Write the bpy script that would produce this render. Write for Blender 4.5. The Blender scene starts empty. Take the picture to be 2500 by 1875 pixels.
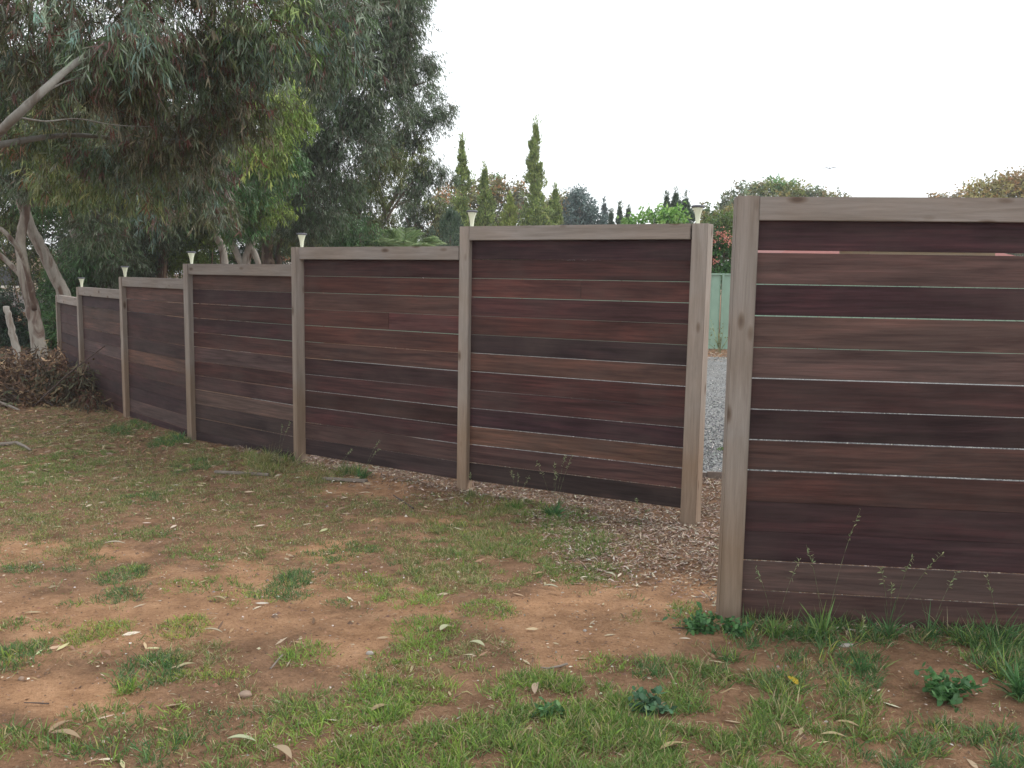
import bpy, math, random
import numpy as np
from mathutils import Vector, Matrix
sc = bpy.context.scene
C = sc.collection
R = math.radians

# ------------------------------------------------------------------ camera
F = 2290.0                       # focal length in pixels of a 2500 px wide frame
EYE = Vector((0, 0, 1.6))
PITCH, ROLL = R(6.5), R(0.9)
cd = bpy.data.cameras.new('camera')
cam = bpy.data.objects.new('camera', cd)
C.objects.link(cam)
cd.sensor_width = 36
cd.lens = 36 * F / 2500
cd.clip_start, cd.clip_end = 0.05, 2000
RM = Matrix.Rotation(R(90) - PITCH, 3, 'X') @ Matrix.Rotation(ROLL, 3, 'Z')
cam.matrix_world = Matrix.Translation(EYE) @ RM.to_4x4()
sc.camera = cam
RN = np.array(RM)

# ------------------------------------------------------------------ light
w = bpy.data.worlds.new('World')
sc.world = w
w.use_nodes = True
nt = w.node_tree
bg = nt.nodes['Background']
sky = nt.nodes.new('ShaderNodeTexSky')
sky.sky_type = 'NISHITA'
sky.sun_disc = False
SUN_AZ, SUN_EL = R(84), R(40)     # azimuth clockwise from +Y
sky.sun_elevation = SUN_EL
sky.sun_rotation = SUN_AZ
mx = nt.nodes.new('ShaderNodeMixRGB')
mx.inputs[0].default_value = 0.85            # thin bright overcast
mx.inputs[2].default_value = (12.0, 12.3, 12.5, 1)
nt.links.new(sky.outputs[0], mx.inputs[1])
nt.links.new(mx.outputs[0], bg.inputs[0])
bg.inputs[1].default_value = 0.125
sl = bpy.data.lights.new('sun', 'SUN')
sl.energy = 1.5
sl.angle = R(14)
sl.color = (1, 0.95, 0.88)
so = bpy.data.objects.new('sun', sl)
C.objects.link(so)
sd = Vector((math.sin(SUN_AZ) * math.cos(SUN_EL), math.cos(SUN_AZ) * math.cos(SUN_EL), math.sin(SUN_EL)))
so.rotation_euler = (sd).to_track_quat('Z', 'Y').to_euler()
sc.view_settings.view_transform = 'Standard'
sc.view_settings.look = 'None'
sc.view_settings.exposure = 0.1
sc.view_settings.gamma = 1

# ------------------------------------------------------------------ helpers
def at(px, py, d):
    """world point at pixel (px,py) of the 2500x1875 frame on the plane Y = d"""
    v = RM @ Vector(((px - 1250) / F, (937.5 - py) / F, -1))
    t = d / v.y
    return EYE + v * t
def project(P):
    q = (P - np.array(EYE)) @ RN
    return np.stack([1250 + F * q[:, 0] / -q[:, 2], 937.5 - F * q[:, 1] / -q[:, 2]], 1)
def sstep(t):
    t = np.clip(t, 0, 1)
    return t * t * (3 - 2 * t)
_nr = np.random.default_rng(5)
_ph = _nr.uniform(0, 6.28, (14, 2)); _an = _nr.uniform(0, 6.28, 14)
def wob(x, y, s):
    """cheap smooth noise, about -1..1"""
    r = 0
    for i in range(14):
        k = s * (0.6 + 0.19 * i)
        r = r + np.sin(k * (x * np.cos(_an[i]) + y * np.sin(_an[i])) + _ph[i, 0]) * np.sin(k * 0.8 * (y * np.cos(_an[i]) - x * np.sin(_an[i])) + _ph[i, 1])
    return r / 3.2
def gz(x, y):
    x = np.asarray(x, float); y = np.asarray(y, float)
    z = 0.055 - 0.085 * sstep((y - 3.6) / 2.8)
    near = np.clip(1 - (np.abs(y - 6) - 5) / 6, 0, 1)
    z = z + 0.012 * wob(x, y, 1.3) * near + 0.006 * wob(x, y, 5.0) * near
    z = z + 0.14 * sstep((y - 12) / 4) * sstep((-x - 5) / 3)
    return z
def ground_at(px, py):
    d = 3.0
    v = RM @ Vector(((px - 1250) / F, (937.5 - py) / F, -1))
    t = 1.6 / -v.z
    for _ in range(12):
        p = EYE + v * t
        t = (1.6 - float(gz(p.x, p.y))) / -v.z
    return EYE + v * t

def mesh(name, V, faces=None, flat=None, totals=None, smooth=False, col=None):
    m = bpy.data.meshes.new(name)
    V = np.asarray(V, dtype=np.float32)
    if faces is not None:
        totals = np.array([len(f) for f in faces], dtype=np.int32)
        flat = np.array([i for f in faces for i in f], dtype=np.int32)
    m.vertices.add(len(V)); m.vertices.foreach_set('co', V.ravel())
    m.loops.add(len(flat)); m.loops.foreach_set('vertex_index', np.asarray(flat, dtype=np.int32))
    m.polygons.add(len(totals))
    st = np.concatenate([[0], np.cumsum(totals)[:-1]]).astype(np.int32)
    m.polygons.foreach_set('loop_start', st)
    m.polygons.foreach_set('loop_total', np.asarray(totals, dtype=np.int32))
    m.polygons.foreach_set('use_smooth', np.full(len(totals), bool(smooth)))
    m.update(calc_edges=True)
    if col is not None:
        a = m.attributes.new('col', 'FLOAT_COLOR', 'FACE')
        c = np.ones((len(totals), 4), dtype=np.float32); c[:, :3] = col
        a.data.foreach_set('color', c.ravel())
    return m
def empty(name, loc):
    o = bpy.data.objects.new(name, None)
    C.objects.link(o); o.location = loc
    o.empty_display_size = 0.1
    return o
def link(name, me, mat, parent=None, mw=None):
    o = bpy.data.objects.new(name, me)
    C.objects.link(o)
    if mat: me.materials.append(mat) if not me.materials else None
    mw = mw or Matrix.Identity(4)
    if parent:
        o.parent = parent
        mw = Matrix.Translation(parent.location).inverted() @ mw
    o.matrix_local = mw
    return o
def tag(o, label=None, cat=None, group=None, kind=None):
    if label: o['label'] = label
    if cat: o['category'] = cat
    if group: o['group'] = group
    if kind: o['kind'] = kind
    return o

class MB:
    """collects primitives for one mesh"""
    def __init__(s): s.V = []; s.F = []; s.n = 0
    def add(s, V, F):
        s.V += [tuple(v) for v in V]; s.F += [tuple(i + s.n for i in f) for f in F]; s.n += len(V)
    def box(s, x0, x1, y0, y1, z0, z1, b=0.0):
        if b <= 0:
            V = [(x, y, z) for x in (x0, x1) for y in (y0, y1) for z in (z0, z1)]
            s.add(V, [(0, 1, 3, 2), (4, 6, 7, 5), (0, 4, 5, 1), (2, 3, 7, 6), (0, 2, 6, 4), (1, 5, 7, 3)]); return
        # bevelled box through bmesh
        import bmesh
        bm = bmesh.new(); bmesh.ops.create_cube(bm, size=1)
        for v in bm.verts:
            v.co = (x0 if v.co.x < 0 else x1, y0 if v.co.y < 0 else y1, z0 if v.co.z < 0 else z1)
        bmesh.ops.bevel(bm, geom=bm.edges[:], offset=b, segments=2, affect='EDGES')
        bm.verts.index_update()
        s.add([v.co[:] for v in bm.verts], [[v.index for v in f.verts] for f in bm.faces]); bm.free()
    def tube(s, pts, rad, n=8, cap=True):
        pts = [Vector(p) for p in pts]; k = len(pts)
        V = []; up = Vector((0.3, 0.2, 1)).normalized()
        for i, p in enumerate(pts):
            t = (pts[min(i + 1, k - 1)] - pts[max(i - 1, 0)]).normalized()
            a = t.cross(Vector((0.17, 1, 0.05))).normalized(); b = t.cross(a)
            for j in range(n):
                q = 2 * math.pi * j / n
                V.append(p + (a * math.cos(q) + b * math.sin(q)) * rad[i])
        Fc = [(i * n + j, i * n + (j + 1) % n, (i + 1) * n + (j + 1) % n, (i + 1) * n + j) for i in range(k - 1) for j in range(n)]
        if cap: Fc += [tuple(range(n))[::-1], tuple((k - 1) * n + j for j in range(n))]
        s.add(V, Fc)
    def lathe(s, prof, n=20):
        V = [(r * math.cos(2 * math.pi * j / n), r * math.sin(2 * math.pi * j / n), z) for r, z in prof for j in range(n)]
        k = len(prof)
        Fc = [(i * n + j, i * n + (j + 1) % n, (i + 1) * n + (j + 1) % n, (i + 1) * n + j) for i in range(k - 1) for j in range(n)]
        Fc += [tuple(range(n))[::-1], tuple((k - 1) * n + j for j in range(n))]
        s.add(V, Fc)
    def build(s, name, mat, parent=None, mw=None, smooth=False):
        return link(name, mesh(name, s.V, s.F, smooth=smooth), mat, parent, mw)

# ------------------------------------------------------------------ materials
def mat(name):
    m = bpy.data.materials.new(name); m.use_nodes = True
    t = m.node_tree; b = t.nodes['Principled BSDF']
    return m, t, b
def N(t, kind, **kw):
    n = t.nodes.new('ShaderNode' + kind)
    for k, v in kw.items():
        if k in n.inputs: n.inputs[k].default_value = v
        else: setattr(n, k, v)
    return n
def ramp(t, src, stops):
    r = t.nodes.new('ShaderNodeValToRGB')
    e = r.color_ramp.elements
    while len(e) < len(stops): e.new(0.5)
    for i, (p, c) in enumerate(stops):
        e[i].position = p; e[i].color = (*c, 1) if len(c) == 3 else c
    t.links.new(src, r.inputs[0]); return r
def mixc(t, fac, a, b, mode='MIX'):
    n = t.nodes.new('ShaderNodeMixRGB'); n.blend_type = mode
    for i, v in enumerate((fac, a, b)):
        if hasattr(v, 'links') or isinstance(v, bpy.types.NodeSocket): t.links.new(v, n.inputs[i])
        else: n.inputs[i].default_value = v if i == 0 else (*v, 1)
    return n.outputs[0]
def coord(t, scale=(1, 1, 1), which='Object'):
    tc = t.nodes.new('ShaderNodeTexCoord'); mp = t.nodes.new('ShaderNodeMapping')
    mp.inputs['Scale'].default_value = scale
    t.links.new(tc.outputs[which], mp.inputs[0]); return mp.outputs[0]
def noise(t, vec, scale, detail=5, rough=0.6, dist=0.0):
    n = N(t, 'TexNoise', Scale=scale, Detail=detail, Roughness=rough, Distortion=dist)
    t.links.new(vec, n.inputs['Vector']); return n.outputs['Fac']
def bump(t, b, h, strength=0.4, dist=0.01, prev=None):
    n = N(t, 'Bump', Strength=strength, Distance=dist)
    t.links.new(h, n.inputs['Height'])
    if prev: t.links.new(prev, n.inputs['Normal'])
    t.links.new(n.outputs[0], b.inputs['Normal']); return n.outputs[0]

def leaf_mat(name, rough=0.45, trans=0.25, spec=0.5):
    m, t, b = mat(name)
    at_ = N(t, 'Attribute', attribute_name='col')
    t.links.new(at_.outputs['Color'], b.inputs['Base Color'])
    b.inputs['Roughness'].default_value = rough
    b.inputs['Specular IOR Level'].default_value = spec
    tr = N(t, 'BsdfTranslucent'); t.links.new(at_.outputs['Color'], tr.inputs[0])
    ms = N(t, 'MixShader'); ms.inputs[0].default_value = trans
    out = t.nodes['Material Output']
    t.links.new(b.outputs[0], ms.inputs[1]); t.links.new(tr.outputs[0], ms.inputs[2]); t.links.new(ms.outputs[0], out.inputs[0])
    return m
M_LEAF = leaf_mat('foliage', 0.42, 0.27, 0.55)
M_GRASS = leaf_mat('grass_blades', 0.5, 0.35, 0.35)
M_DRY = leaf_mat('dry_litter', 0.7, 0.1, 0.2)

def bark_mat(name, pale, dark, patch=0.5, sc_=1.0):
    m, t, b = mat(name)
    v = coord(t, (1, 1, 0.28))
    n1 = noise(t, v, 4.5 * sc_, 4, 0.55, 0.8)
    n2 = noise(t, v, 22 * sc_, 6, 0.7)
    c1 = ramp(t, n1, [(patch - 0.06, dark), (patch + 0.05, pale)])
    c = mixc(t, 0.5, c1.outputs[0], ramp(t, n2, [(0.3, (0.35, 0.33, 0.3)), (0.7, (1, 1, 1))]).outputs[0], 'MULTIPLY')
    t.links.new(c, b.inputs['Base Color']); b.inputs['Roughness'].default_value = 0.85
    bump(t, b, n2, 0.5, 0.01)
    return m
M_BARK_PALE = bark_mat('pale_gum_bark', (0.36, 0.33, 0.29), (0.17, 0.11, 0.08), 0.44)
M_BARK_MOT = bark_mat('mottled_gum_bark', (0.29, 0.26, 0.22), (0.13, 0.085, 0.065), 0.50)
M_BARK_GREY = bark_mat('grey_gum_bark', (0.24, 0.23, 0.205), (0.12, 0.10, 0.08), 0.42)
M_BARK_BRN = bark_mat('brown_peeling_bark', (0.24, 0.17, 0.12), (0.10, 0.055, 0.04), 0.5)

def board_mat():
    m, t, b = mat('stained_decking_board')
    oi = N(t, 'ObjectInfo')
    v0 = coord(t, (1, 1, 1))
    add = N(t, 'VectorMath', operation='ADD')
    sep = N(t, 'CombineXYZ'); 
    mul = N(t, 'Math', operation='MULTIPLY'); mul.inputs[1].default_value = 37
    t.links.new(oi.outputs['Random'], mul.inputs[0])
    for i in range(3): t.links.new(mul.outputs[0], sep.inputs[i])
    t.links.new(v0, add.inputs[0]); t.links.new(sep.outputs[0], add.inputs[1])
    mp = N(t, 'Mapping'); mp.inputs['Scale'].default_value = (0.9, 1, 9); t.links.new(add.outputs[0], mp.inputs[0])
    n1 = noise(t, mp.outputs[0], 1.6, 5, 0.6, 0.6)
    mp2 = N(t, 'Mapping'); mp2.inputs['Scale'].default_value = (2.5, 1, 70); t.links.new(add.outputs[0], mp2.inputs[0])
    n2 = noise(t, mp2.outputs[0], 1.0, 6, 0.7)
    mp3 = N(t, 'Mapping'); mp3.inputs['Scale'].default_value = (1.5, 1, 2.5); t.links.new(add.outputs[0], mp3.inputs[0])
    n3 = noise(t, mp3.outputs[0], 1.3, 4, 0.6)
    c = mixc(t, 1.0, oi.outputs['Color'], ramp(t, n1, [(0.25, (0.45, 0.36, 0.38)), (0.5, (1, 1, 1)), (0.75, (1.75, 1.5, 1.45))]).outputs[0], 'MULTIPLY')
    c = mixc(t, 0.75, c, ramp(t, n2, [(0.34, (0.5, 0.47, 0.47)), (0.66, (1.4, 1.38, 1.36))]).outputs[0], 'MULTIPLY')
    wc = ramp(t, n3, [(0.42, (0, 0, 0)), (0.72, (1, 1, 1))]).outputs[0]      # weathered greyer areas
    ml = N(t, 'Math', operation='MULTIPLY'); ml.inputs[1].default_value = 0.4; t.links.new(wc, ml.inputs[0])
    c = mixc(t, ml.outputs[0], c, (0.088, 0.062, 0.055))
    t.links.new(c, b.inputs['Base Color'])
    b.inputs['Roughness'].default_value = 0.72
    b.inputs['Specular IOR Level'].default_value = 0.25
    # reeded face: fine grooves along the board
    wv = N(t, 'TexWave', wave_type='BANDS', bands_direction='Z', wave_profile='SIN', Scale=50.0)
    wv.inputs['Distortion'].default_value = 0
    t.links.new(v0, wv.inputs['Vector'])
    p = bump(t, b, wv.outputs['Fac'], 0.3, 0.001)
    bump(t, b, n2, 0.4, 0.002, p)
    return m
M_BOARD = board_mat()
def pine_mat():
    m, t, b = mat('weathered_pine')
    oi = N(t, 'ObjectInfo')
    v0 = coord(t, (1, 1, 1))
    sep = N(t, 'CombineXYZ'); mul = N(t, 'Math', operation='MULTIPLY'); mul.inputs[1].default_value = 23
    t.links.new(oi.outputs['Random'], mul.inputs[0])
    for i in range(3): t.links.new(mul.outputs[0], sep.inputs[i])
    add = N(t, 'VectorMath', operation='ADD'); t.links.new(v0, add.inputs[0]); t.links.new(sep.outputs[0], add.inputs[1])
    mp = N(t, 'Mapping'); mp.inputs['Scale'].default_value = (1.1, 14, 14); t.links.new(add.outputs[0], mp.inputs[0])
    n1 = noise(t, mp.outputs[0], 1.4, 5, 0.6, 0.7)
    mp2 = N(t, 'Mapping'); mp2.inputs['Scale'].default_value = (5, 90, 90); t.links.new(add.outputs[0], mp2.inputs[0])
    n2 = noise(t, mp2.outputs[0], 1.0, 5, 0.7)
    n3 = noise(t, add.outputs[0], 2.2, 3, 0.5)
    c = mixc(t, 1.0, oi.outputs['Color'], ramp(t, n1, [(0.3, (0.78, 0.74, 0.70)), (0.7, (1.12, 1.1, 1.1))]).outputs[0], 'MULTIPLY')
    c = mixc(t, 0.55, c, ramp(t, n2, [(0.3, (0.72, 0.7, 0.68)), (0.7, (1.12, 1.12, 1.12))]).outputs[0], 'MULTIPLY')
    c = mixc(t, 0.5, c, ramp(t, n3, [(0.35, (0.95, 0.84, 0.74)), (0.6, (1, 1, 1))]).outputs[0], 'MULTIPLY')
    # knots, a few per metre
    mp3 = N(t, 'Mapping'); mp3.inputs['Scale'].default_value = (3.6, 9, 9); t.links.new(add.outputs[0], mp3.inputs[0])
    vo = N(t, 'TexVoronoi', Scale=1.0); t.links.new(mp3.outputs[0], vo.inputs['Vector'])
    kn = ramp(t, vo.outputs['Distance'], [(0.06, (0.42, 0.34, 0.29)), (0.13, (0.74, 0.68, 0.63)), (0.19, (1, 1, 1))]).outputs[0]
    c = mixc(t, 1.0, c, kn, 'MULTIPLY')
    # soil splashed up the foot of the posts
    ge = N(t, 'NewGeometry'); sx = N(t, 'SeparateXYZ'); t.links.new(ge.outputs['Position'], sx.inputs[0])
    ma = N(t, 'Math', operation='MULTIPLY_ADD'); t.links.new(n3, ma.inputs[0]); ma.inputs[1].default_value = -0.9; t.links.new(sx.outputs['Z'], ma.inputs[2])
    c = mixc(t, 1.0, c, ramp(t, ma.outputs[0], [(0.0, (0.90, 0.76, 0.63)), (0.35, (1, 1, 1))]).outputs[0], 'MULTIPLY')
    t.links.new(c, b.inputs['Base Color']); b.inputs['Roughness'].default_value = 0.8
    b.inputs['Specular IOR Level'].default_value = 0.3
    p = bump(t, b, n2, 0.5, 0.002); bump(t, b, n1, 0.4, 0.006, p)
    return m
M_PINE = pine_mat()

def plain(name, colr, rough=0.6, nscale=8, var=0.15, metal=0.0, bstr=0.1):
    m, t, b = mat(name)
    v = coord(t); n = noise(t, v, nscale, 6, 0.65)
    lo = tuple(x * (1 - var) for x in colr); hi = tuple(min(1, x * (1 + var)) for x in colr)
    t.links.new(ramp(t, n, [(0.3, lo), (0.7, hi)]).outputs[0], b.inputs['Base Color'])
    b.inputs['Roughness'].default_value = rough; b.inputs['Metallic'].default_value = metal
    bump(t, b, n, bstr, 0.01)
    return m

def ground_mat():
    m, t, b = mat('red_sandy_soil')
    tc = t.nodes.new('ShaderNodeTexCoord'); v = tc.outputs['Object']
    a = N(t, 'Attribute', attribute_name='sand')
    nb = noise(t, v, 1.1, 5, 0.6, 0.5); nm = noise(t, v, 6, 6, 0.7, 0.4); nf = noise(t, v, 70, 5, 0.75); ng = noise(t, v, 300, 3, 0.7)
    dirt = ramp(t, nm, [(0.28, (0.15, 0.087, 0.052)), (0.5, (0.255, 0.15, 0.09)), (0.75, (0.36, 0.22, 0.137))]).outputs[0]
    sand = ramp(t, nm, [(0.25, (0.37, 0.20, 0.105)), (0.55, (0.51, 0.295, 0.165)), (0.8, (0.60, 0.375, 0.225))]).outputs[0]
    ad = N(t, 'Math', operation='ADD'); t.links.new(a.outputs['Fac'], ad.inputs[0])
    sb = N(t, 'Math', operation='MULTIPLY_ADD'); t.links.new(nb, sb.inputs[0]); sb.inputs[1].default_value = 0.9; sb.inputs[2].default_value = -0.45
    t.links.new(sb.outputs[0], ad.inputs[1])
    ad2 = N(t, 'Math', operation='MULTIPLY_ADD'); t.links.new(nm, ad2.inputs[0]); ad2.inputs[1].default_value = 0.55; t.links.new(ad.outputs[0], ad2.inputs[2])
    ad3 = N(t, 'Math', operation='SUBTRACT'); t.links.new(ad2.outputs[0], ad3.inputs[0]); ad3.inputs[1].default_value = 0.27; ad = ad3
    f = ramp(t, ad.outputs[0], [(0.2, (0, 0, 0)), (0.85, (1, 1, 1))]).outputs[0]
    c = mixc(t, f, dirt, sand)
    c = mixc(t, 0.75, c, ramp(t, nf, [(0.3, (0.55, 0.5, 0.47)), (0.5, (0.97, 0.97, 0.97)), (0.75, (1.25, 1.25, 1.25))]).outputs[0], 'MULTIPLY')
    c = mixc(t, 0.5, c, ramp(t, ng, [(0.3, (0.6, 0.58, 0.56)), (0.7, (1.25, 1.25, 1.25))]).outputs[0], 'MULTIPLY')
    t.links.new(c, b.inputs['Base Color']); b.inputs['Roughness'].default_value = 0.95
    b.inputs['Specular IOR Level'].default_value = 0.1
    p = bump(t, b, nf, 0.9, 0.016); p = bump(t, b, nm, 0.7, 0.04, p); bump(t, b, ng, 0.6, 0.004, p)
    return m
def gravel_mat():
    m, t, b = mat('blue_grey_gravel')
    tc = t.nodes.new('ShaderNodeTexCoord'); v = tc.outputs['Object']
    vo = N(t, 'TexVoronoi', Scale=55.0); t.links.new(v, vo.inputs['Vector'])
    bw = N(t, 'RGBToBW'); t.links.new(vo.outputs['Color'], bw.inputs[0])
    c = ramp(t, bw.outputs[0], [(0.2, (0.09, 0.092, 0.092)), (0.5, (0.17, 0.172, 0.17)), (0.8, (0.31, 0.305, 0.295))]).outputs[0]
    nm = noise(t, v, 1.5, 4, 0.6)
    c = mixc(t, 0.5, c, ramp(t, nm, [(0.35, (0.8, 0.75, 0.7)), (0.6, (1.05, 1.05, 1.05))]).outputs[0], 'MULTIPLY')
    t.links.new(c, b.inputs['Base Color']); b.inputs['Roughness'].default_value = 0.9
    bump(t, b, vo.outputs['Distance'], 0.9, 0.01)
    return m

# ------------------------------------------------------------------ ground
def axis(pts):
    out = []
    for a, b_, s in pts:
        n = max(1, int(round((b_ - a) / s)))
        out += list(np.linspace(a, b_, n, endpoint=False))
    return np.array(out + [pts[-1][1]])
GX = axis([(-400, -60, 34), (-60, -14, 4), (-14, -6, 0.5), (-6, 5, 0.05), (5, 14, 0.6), (14, 60, 4), (60, 400, 34)])
GY = axis([(-60, -4, 6), (-4, 2, 0.5), (2, 9.5, 0.05), (9.5, 18, 0.3), (18, 60, 3), (60, 600, 40)])
SAND = [(120, 1520, 330, 90), (600, 1480, 330, 75), (60, 1680, 260, 90), (860, 1560, 130, 60), (1420, 1530, 260, 95), (1650, 1460, 110, 60),
        (330, 1350, 120, 22), (60, 1335, 120, 18), (900, 1190, 130, 25), (1000, 1270, 90, 14), (760, 1350, 140, 20), (500, 1420, 140, 30), (980, 1480, 90, 40)]
def ell(P, lst):
    s = np.zeros(len(P))
    for cx, cy, rx, ry in lst:
        r = ((P[:, 0] - cx) / rx) ** 2 + ((P[:, 1] - cy) / ry) ** 2
        s = np.maximum(s, np.clip(1.25 - r * 0.8, 0, 1))
    return s
xx, yy = np.meshgrid(GX, GY)
zz = gz(xx, yy)
V = np.stack([xx.ravel(), yy.ravel(), zz.ravel()], 1)
nx_, ny_ = len(GX), len(GY)
idx = np.arange(nx_ * ny_).reshape(ny_, nx_)
Fq = np.stack([idx[:-1, :-1], idx[:-1, 1:], idx[1:, 1:], idx[1:, :-1]], -1).reshape(-1, 4)
gm = mesh('ground', V, flat=Fq.ravel(), totals=np.full(len(Fq), 4), smooth=True)
sa = gm.attributes.new('sand', 'FLOAT', 'POINT')
infr = V[:, 1] > 1.5
sv = np.full(len(V), 0.25)
_w = np.stack([V[infr, 0] + 0.16 * wob(V[infr, 0], V[infr, 1], 3.1) + 0.05 * wob(V[infr, 1], V[infr, 0], 11.0), V[infr, 1] + 0.16 * wob(V[infr, 1], V[infr, 0], 2.7) + 0.05 * wob(V[infr, 0], V[infr, 1], 9.0), V[infr, 2]], 1)
sv[infr] = 0.16 + 0.5 * ell(project(_w), SAND)
sa.data.foreach_set('value', sv.astype(np.float32))
ground = link('ground', gm, ground_mat()); tag(ground, kind='structure')

# ------------------------------------------------------------------ fence
B = 0.14                                     # board pitch
TOP = 1.968                                  # top of the highest panels
STEP = 0.1445
PD = [13.45, 12.0, 10.5, 9.15, 8.04, 7.05, 6.22]
PXL = [135, 186, 290, 447, 711, 1120, 1686]
PTY = [721, 703, 676, 648, 605, 556, 546]
LV = [5, 4, 3, 2, 1, 0, 0]
post_pos = [at(PXL[i], PTY[i], PD[i]) for i in range(7)]
for i, p in enumerate(post_pos): p.z = 0
M_D = (0.038, 0.018, 0.020); M_Rr = (0.078, 0.032, 0.027); M_RD = (0.052, 0.023, 0.021); M_Br = (0.068, 0.037, 0.031); M_Gy = (0.090, 0.057, 0.050); M_Or = (0.100, 0.054, 0.040); M_Bk = (0.038, 0.023, 0.023)
BC = [
 [M_RD, M_RD, M_RD, M_D, M_RD, M_D, M_Br, M_D, M_D],
 [M_D, M_Br, M_Br, M_RD, M_Gy, M_RD, M_RD, M_D, M_RD, M_D],
 [M_Or, M_Br, M_D, M_RD, M_D, M_Or, M_RD, M_D, M_D, M_Gy, M_D],
 [M_Br, M_D, M_RD, M_D, M_RD, M_Gy, M_RD, M_Br, M_Gy, M_Bk, M_Bk, M_Bk],
 [M_RD, M_Rr, M_Or, M_Rr, M_Rr, M_Br, M_D, M_RD, M_RD, M_RD, M_Br, M_Bk],
 [M_D, M_RD, M_Rr, M_RD, M_Rr, M_Bk, M_Or, M_Rr, M_RD, M_D, M_Or, M_Br, M_Bk]]
RC = [M_D, M_Gy, M_D, M_Gy, M_Gy, M_RD, M_D, M_Br, M_RD, M_D, M_D, M_Gy, M_Br]
rng = random.Random(11)
PINE_C = (0.295, 0.266, 0.240, 1)
def frame(p, q):
    u = (q - p); u.z = 0; L = u.length; u.normalize()
    n = Vector((u.y, -u.x, 0))               # towards the camera side
    if n.y > 0: n = -n
    return u, n, L
def mat_from(o, ex, ey, ez):
    m = Matrix.Identity(4)
    for i in range(3):
        m[i][0] = ex[i]; m[i][1] = ey[i]; m[i][2] = ez[i]; m[i][3] = o[i]
    return m
def make_post(root, p, u, n, ztop, width, depth, zb=-0.25, lean=0.0):
    """local X runs up the post; front-left edge of the front face at p"""
    mb = MB(); mb.box(0, ztop - zb, 0, width, -depth, 0, 0.004)
    up = (Vector((0, 0, 1)) + u * lean).normalized()
    o = mb.build('post', M_PINE, root, mat_from(Vector((p.x, p.y, zb)) - u * lean * (ztop - zb) * 0.0, up, u, n))
    g = rng.uniform(0.92, 1.08); w_ = rng.uniform(-0.012, 0.012)
    o.color = (PINE_C[0] * g * (1 + w_), PINE_C[1] * g, PINE_C[2] * g * (1 - w_), 1)
    return o
TH = 0.012
def panel(root, a, b_, ztop, cols, u, n, cap_h=0.102, recess=0.045, wide=None, joints=None):
    L = (b_ - a).length
    mb = MB(); k = 14
    Vv = []
    # top rail, with the faintest waviness along its length
    mb.box(0, L - 0.004, 0, 0.09, 0, cap_h, 0.003)
    o = mb.build('top_rail', M_PINE, root, mat_from(Vector((a.x, a.y, ztop - cap_h)) + u * 0.002 - n * 0.003, u, -n, Vector((0, 0, 1))))
    g = rng.uniform(0.92, 1.06); o.color = (0.262 * g, 0.238 * g, 0.218 * g, 1)
    z = ztop - cap_h + 0.03                   # the first board runs up behind the rail
    zt = ztop - cap_h
    for j, cc in enumerate(cols):
        vis = rng.choice([0.0008, 0.0020, 0.0026, 0.0030, 0.0034]) if not (wide and j in wide) else wide[j]
        zb_ = zt - B; gap = max(0.0008, vis + (TH * abs(zb_ - 1.6) / a.y if vis > 0 else 0))   # the eye looks down through the slot
        hi = zt + (0.02 if j == 0 else 0)
        lo = zt - B + gap
        tilt = rng.uniform(-0.0012, 0.0012)
        segs = [(0, L)]
        if joints and j in joints: segs = [(0, L * joints[j]), (L * joints[j] + 0.002, L)]
        for s0, s1 in segs:
            mb = MB(); h = hi - lo
            mb.box(0, s1 - s0, 0, TH, 0, h, 0.0015)
            o = mb.build('board', M_BOARD, root, mat_from(Vector((a.x, a.y, lo)) + u * s0 - n * (recess + rng.uniform(0, 0.003)), (u + Vector((0, 0, tilt))).normalized(), -n, Vector((0, 0, 1))))
            g = rng.uniform(0.85, 1.18)
            o.color = (cc[0] * g, cc[1] * g * rng.uniform(0.94, 1.06), cc[2] * g * rng.uniform(0.92, 1.1), 1)
        zt -= B
fence = empty('slat_fence', (post_pos[3].x, post_pos[3].y, 0))
tag(fence, 'long dark stained horizontal board fence with pale posts stepping down to the left', 'fence')
WID = [0.085] * 6 + [0.108]
DEP = [0.09] * 6 + [0.125]
JO = {4: {3: 0.57}, 5: {2: 0.53}, 3: {}, 2: {}}
for i in range(7):
    j = min(i, 5)
    u, n, L = frame(post_pos[j], post_pos[j + 1])
    zt = TOP - STEP * LV[i]
    make_post(fence, post_pos[i], u, n, zt, WID[i], DEP[i], lean=[-0.004, -0.004, -0.006, -0.006, -0.002, 0.004, 0.008][i])
    if i < 6:
        a = post_pos[i] + u * WID[i]
        panel(fence, a, post_pos[i + 1].copy(), zt, BC[i], u, n, joints=JO.get(i), wide={0: 0.0} if i == 5 else {})
# right hand panel, nearer and on its own line
pr = at(1797, 482, 4.17); pr.z = 0
qr = at(2500, 482, 4.02); qr.z = 0
ur, nr, _ = frame(pr, qr)
rf = empty('slat_fence', (pr.x, pr.y, 0))
tag(rf, 'nearer dark board fence panel on the right, wide slot under its top board', 'fence')
make_post(rf, pr, ur, nr, TOP + 0.002, 0.100, 0.13, lean=0.004)
PL = 2.0
panel(rf, pr + ur * 0.1, pr + ur * (0.1 + PL), TOP - 0.002, RC, ur, nr, wide={0: 0.011, 1: 0.0035, 2: 0.0045, 3: 0.0012, 4: 0.0042, 5: 0.003, 6: 0.0042, 7: 0.0042, 8: 0.0, 9: 0.0, 10: 0.003, 11: 0.001}, recess=0.03)
make_post(rf, pr + ur * (0.1 + PL), ur, nr, TOP + 0.002, 0.100, 0.13)

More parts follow.
